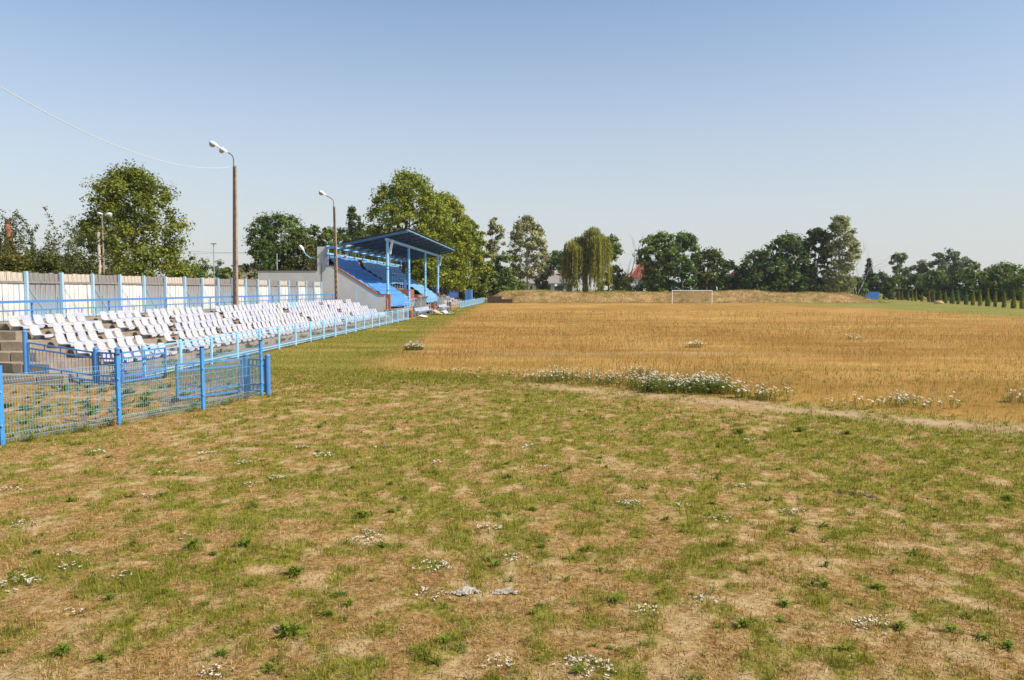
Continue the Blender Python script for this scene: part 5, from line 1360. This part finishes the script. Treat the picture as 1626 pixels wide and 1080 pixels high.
for _ in range(60):                                # weeds at the foot of the terrace
    X, Y = -13.75 + rr.normal() * .12, 24 + 44 * rr.random(); v, c = rosette(X, Y, .2 + .15 * rr.random(), 16, rr, cz=.03, upright=1.0, cols=((.10,.14,.025), (.20,.22,.045))); VV.append(v); CC.append(c)
for _ in range(90):                                # weeds inside the gate yard
    X, Y = -14.5 + 6.5 * rr.random(), 14.5 + 8 * rr.random()
    if X > -8.9 + (Y - 14.5) * .2: continue
    v, c = rosette(X, Y, .12 + .14 * rr.random(), 14, rr, upright=.9, cols=((.07,.14,.025), (.15,.23,.05))); VV.append(v); CC.append(c)
for _ in range(150):
    q = rr.random()
    if q < .45: i_ = int(rr.integers(0, 4)); t_ = rr.random(); X = mf_pts[i_][0] * (1 - t_) + mf_pts[i_+1][0] * t_ + rr.normal() * .07; Y = mf_pts[i_][1] * (1 - t_) + mf_pts[i_+1][1] * t_
    else: X, Y = -12.2 + rr.normal() * .1, 23 + 46 * rr.random() ** 1.4
    v, c = rosette(X, Y, .10 + .16 * rr.random() ** 1.5, 26, rr, upright=1.3, cols=((.13,.16,.025), (.32,.30,.07)) if rr.random() < .6 else ((.26,.18,.06), (.50,.37,.16)), width=.06); VV.append(v); CC.append(c)
me = array_mesh('broadleaf_weeds', np.concatenate(VV), 4, np.concatenate(CC)); me.materials.append(M['grass'])
o = bpy.data.objects.new('broadleaf_weeds', me); COL.objects.link(o); tag(o, 'bright green broad leaved weeds scattered over the foreground', 'weeds', kind='stuff')
print('weeds', sum(len(v) for v in VV))

def flowers(specs, name, label, cat, rr, kind=None, group=None):
    """specs: x, y, spread, count, stem height, head radius"""
    V = []; C = []
    for (X, Y, sp, cnt, hh, hr) in specs:
        a = rr.random(cnt) * 6.283; q = np.sqrt(rr.random(cnt)) * sp
        q = q * (.8 + .5 * rr.random(cnt)); x, y = X + np.cos(a) * q, Y + np.sin(a) * q * .8; q = np.minimum(q, sp); z0 = relief(x, y); h = hh * (1 - .45 * (q / sp) ** 2) * (.5 + .6 * rr.random(cnt)); tz = z0 + h
        lx, ly = rr.normal(size=cnt) * hh * .12, rr.normal(size=cnt) * hh * .12
        w = np.maximum(.003, Y * .00022)
        top = np.stack([x + lx, y + ly, tz], 1); bot = np.stack([x, y, z0], 1); e = np.array([w, 0, 0])
        V.append(np.stack([bot - e, bot + e, top + e * .6, top - e * .6], 1)); C.append(np.tile((.15,.18,.04), (cnt, 1)))
        for m in range(9):                         # feathery leaves along the stems
            t = .1 + .6 * rr.random((cnt, 1)); p = bot + (top - bot) * t; d = unit(cnt, rr) * np.array([1, 1, .5]); d[:, 2] = np.abs(d[:, 2]); L = hh * .22
            s = np.cross(d, np.array([0, 0, 1.0])); s /= np.linalg.norm(s, axis=1, keepdims=True) + 1e-9
            V.append(np.stack([p, p + d * L * .5 - s * L * .14, p + d * L, p + d * L * .5 + s * L * .14], 1)); f = rr.random((cnt, 1)); C.append(np.array((.12,.16,.03)) * (1 - f) + np.array((.24,.26,.05)) * f)
        r_ = hr * (.6 + .7 * rr.random(cnt))[:, None]; nrm = unit(cnt, rr) * .35 + np.array([.1, -.15, 1]); nrm /= np.linalg.norm(nrm, axis=1, keepdims=True)
        t1 = np.cross(nrm, np.array([1.0, 0, 0])); t1 /= np.linalg.norm(t1, axis=1, keepdims=True); t2 = np.cross(nrm, t1)
        for m in range(4):                         # a head of small florets
            off = (t1 * (rr.normal(size=(cnt, 1)) * .55) + t2 * (rr.normal(size=(cnt, 1)) * .55)) * r_ + nrm * .25 * r_ * rr.random((cnt, 1)); p = top + off; rr_ = r_ * .62
            V.append(np.stack([p - t1 * rr_, p - t2 * rr_, p + t1 * rr_, p + t2 * rr_], 1)); C.append(np.tile((.78,.75,.66), (cnt, 1)) * (.8 + .25 * rr.random((cnt, 1))))
    V, C = np.concatenate(V), np.concatenate(C)
    me = array_mesh(name, V, 4, C); me.materials.append(M['grass']); o = bpy.data.objects.new(name, me); COL.objects.link(o)
    return tag(o, label, cat, group, kind)
GF = 'clumps of white flowering yarrow'
X, Y = gnd(658, 556); flowers([(X, Y, .42, 90, .38, .034)], 'yarrow_clump', 'single white yarrow clump beside the left edge of the golden grass', 'wildflowers', rr, group=GF)
X, Y = gnd(1018, 598); flowers([(X, Y, .42, 60, .36, .032)], 'yarrow_clump', 'white yarrow clump set back behind the long flower drift', 'wildflowers', rr, group=GF)
X, Y = gnd(1105, 552); flowers([(X, Y, .42, 44, .34, .045)], 'yarrow_clump', 'far white yarrow clump out in the middle of the golden grass', 'wildflowers', rr, group=GF)
X, Y = gnd(1435, 645); flowers([(X, Y, .55, 60, .34, .030)], 'yarrow_clump', 'white yarrow clump in the grass toward the right of the path', 'wildflowers', rr, group=GF)
X, Y = gnd(1618, 640); flowers([(X, Y, .38, 36, .36, .030)], 'yarrow_clump', 'white yarrow clump cut by the right picture edge', 'wildflowers', rr, group=GF)
X, Y = gnd(1355, 540); flowers([(X, Y, .45, 16, .36, .045)], 'yarrow_clump', 'tiny far yarrow clump to the right in the golden grass', 'wildflowers', rr, group=GF)
sp = []
for _ in range(90):
    px = 850 + rr.random() * 300; py = np.interp(px, [840, 1000, 1150], [611, 621, 630]) - 3 - rr.random() * 12; X, Y = gnd(px, py); sp.append((X, Y, .40, 7, .42, .024))
for _ in range(40):
    px = 1040 + rr.random() * 115; py = np.interp(px, [1040, 1150], [624, 629]) - rr.random() * 9; X, Y = gnd(px, py); sp.append((X, Y, .45, 11, .54, .027))
for _ in range(14):
    px = 1175 + rr.random() * 80; py = 637 - rr.random() * 7; X, Y = gnd(px, py); sp.append((X, Y, .25, 6, .40, .034))
for _ in range(22):
    px = 700 + rr.random() * 150; py = 602 - rr.random() * 14; X, Y = gnd(px, py); sp.append((X, Y, .2, 3, .22, .025))
for _ in range(12):
    px = 1285 + rr.random() * 250; py = 650 - rr.random() * 14; X, Y = gnd(px, py); sp.append((X, Y, .25, 4, .32, .03))
flowers(sp, 'yarrow_drift', 'long drift of white yarrow along the far side of the trodden path', 'wildflowers', rr, kind='stuff')
sp = []
for px, py, n in [(575,862,14),(690,902,18),(692,945,12),(776,838,16),(815,888,9),(1000,803,18),(1080,805,8),(1148,830,9),(1255,812,14),(1380,992,14),(935,1062,26),(30,930,22),(112,905,6),(345,1070,8),(795,1052,10),(515,724,12),(610,712,5),(385,735,8),(440,758,10),(330,722,10),(105,880,8),(15,780,10),(40,835,10),(155,720,8),(270,750,8),(400,771,8),(480,712,6),(843,709,8),(690,735,6),(865,745,6),(1025,975,8),(1120,960,6),(120,975,4),(290,855,4),(200,918,6),(1190,700,5),(1180,775,5),(230,790,6),(590,850,10),(1395,985,6)]:
    X, Y = gnd(px, py); sp.append((X, Y, .06 * math.sqrt(n) * .75 * max(1, Y / 11), int(n * 2.2), .055, .0105 * max(1, Y / 9)))
flowers(sp, 'small_flowers', 'small white flower tufts dotted through the foreground lawn', 'wildflowers', rr, kind='stuff')

# ------------------------------------------------------------------ small litter in the foreground
def crumple(name, px, py, L, W, Hh, seed, label):
    X, Y = gnd(px, py); r = np.random.default_rng(seed); z0 = float(relief(np.array(X), np.array(Y)))
    def fn(u, v):
        x = (u - .5) * L; y = (v - .5) * W
        e = (1 - abs(2*u-1) ** 3) * (1 - abs(2*v-1) ** 3)
        n1 = float(fbm(np.array(u * 6 + seed), np.array(v * 4), seed, 4)); n2 = float(fbm(np.array(u * 5), np.array(v * 5 + seed), seed + 9, 4))
        return (X + x + (n2 - .5) * .08, Y + y + (n1 - .5) * .10 + .25 * W * math.sin(u * 5 + seed), z0 + .012 + Hh * e * (.25 + 1.6 * max(0, n1 - .3)))
    mb = MB(); mb.grid(fn, 34, 22); o = mb.build(name, M['rag'], None); sm = o.modifiers.new('t', 'SOLIDIFY'); sm.thickness = .006
    tag(o, label, 'rag', 'weathered rags on the grass')
crumple('crumpled_rag', 741, 940, .22, .10, .07, 3, 'larger crumpled pale rag lying on the foreground grass')
crumple('crumpled_rag', 801, 940, .22, .05, .035, 5, 'smaller twisted grey rag lying right of the larger one')
cl = MB()
for k in range(26):
    X, Y = gnd(1330 + k * 2.6, 779 + k * .46 + random.uniform(-1.5, 1.5)); z = float(relief(np.array(X), np.array(Y))); s = random.uniform(.015, .034)
    cl.lathe([(s, 0), (s * 1.05, s * .35), (s * .7, s * .8), (s * .2, s)], (X, Y, z - .01), 7)
tag(cl.build('earth_clods', M['darkwall'], None), 'short line of grey earth clods in the grass at the right', 'earth', kind='stuff')
# weeds sprouting from the terrace
for px, py, z, lab in ((146, 497, 1.62, 'leafy green weed growing on the top terrace step'), (23, 547, .83, 'small green weed growing on the terrace end step')):
    X, Y = gnd(px, py, z); v, c = rosette(0, 0, .38 if z > 1 else .2, 60, rr, cz=0, upright=1.1, cols=((.06,.10,.02), (.15,.19,.04)), width=.35)
    me = array_mesh('terrace_weed', v, 4, c); me.materials.append(M['grass']); o = bpy.data.objects.new('terrace_weed', me); COL.objects.link(o); o.location = (X, Y, z); tag(o, lab, 'weed')
# ------------------------------------------------------------------ thin summer haze
mb = MB(); mb.box(-200, 180, -12, 320, -1.5, 30)
hm = bpy.data.materials.new('summer_haze'); hm.use_nodes = True; hm.node_tree.nodes.clear()
hv = hm.node_tree.nodes.new('ShaderNodeVolumePrincipled'); hv.inputs['Density'].default_value = .00013; hv.inputs['Color'].default_value = (.92, .95, 1, 1); hv.inputs['Anisotropy'].default_value = .2
ho = hm.node_tree.nodes.new('ShaderNodeOutputMaterial'); hm.node_tree.links.new(hv.outputs[0], ho.inputs['Volume'])
tag(mb.build('haze', hm), 'thin pale summer haze in the air over the field', 'haze', kind='stuff')
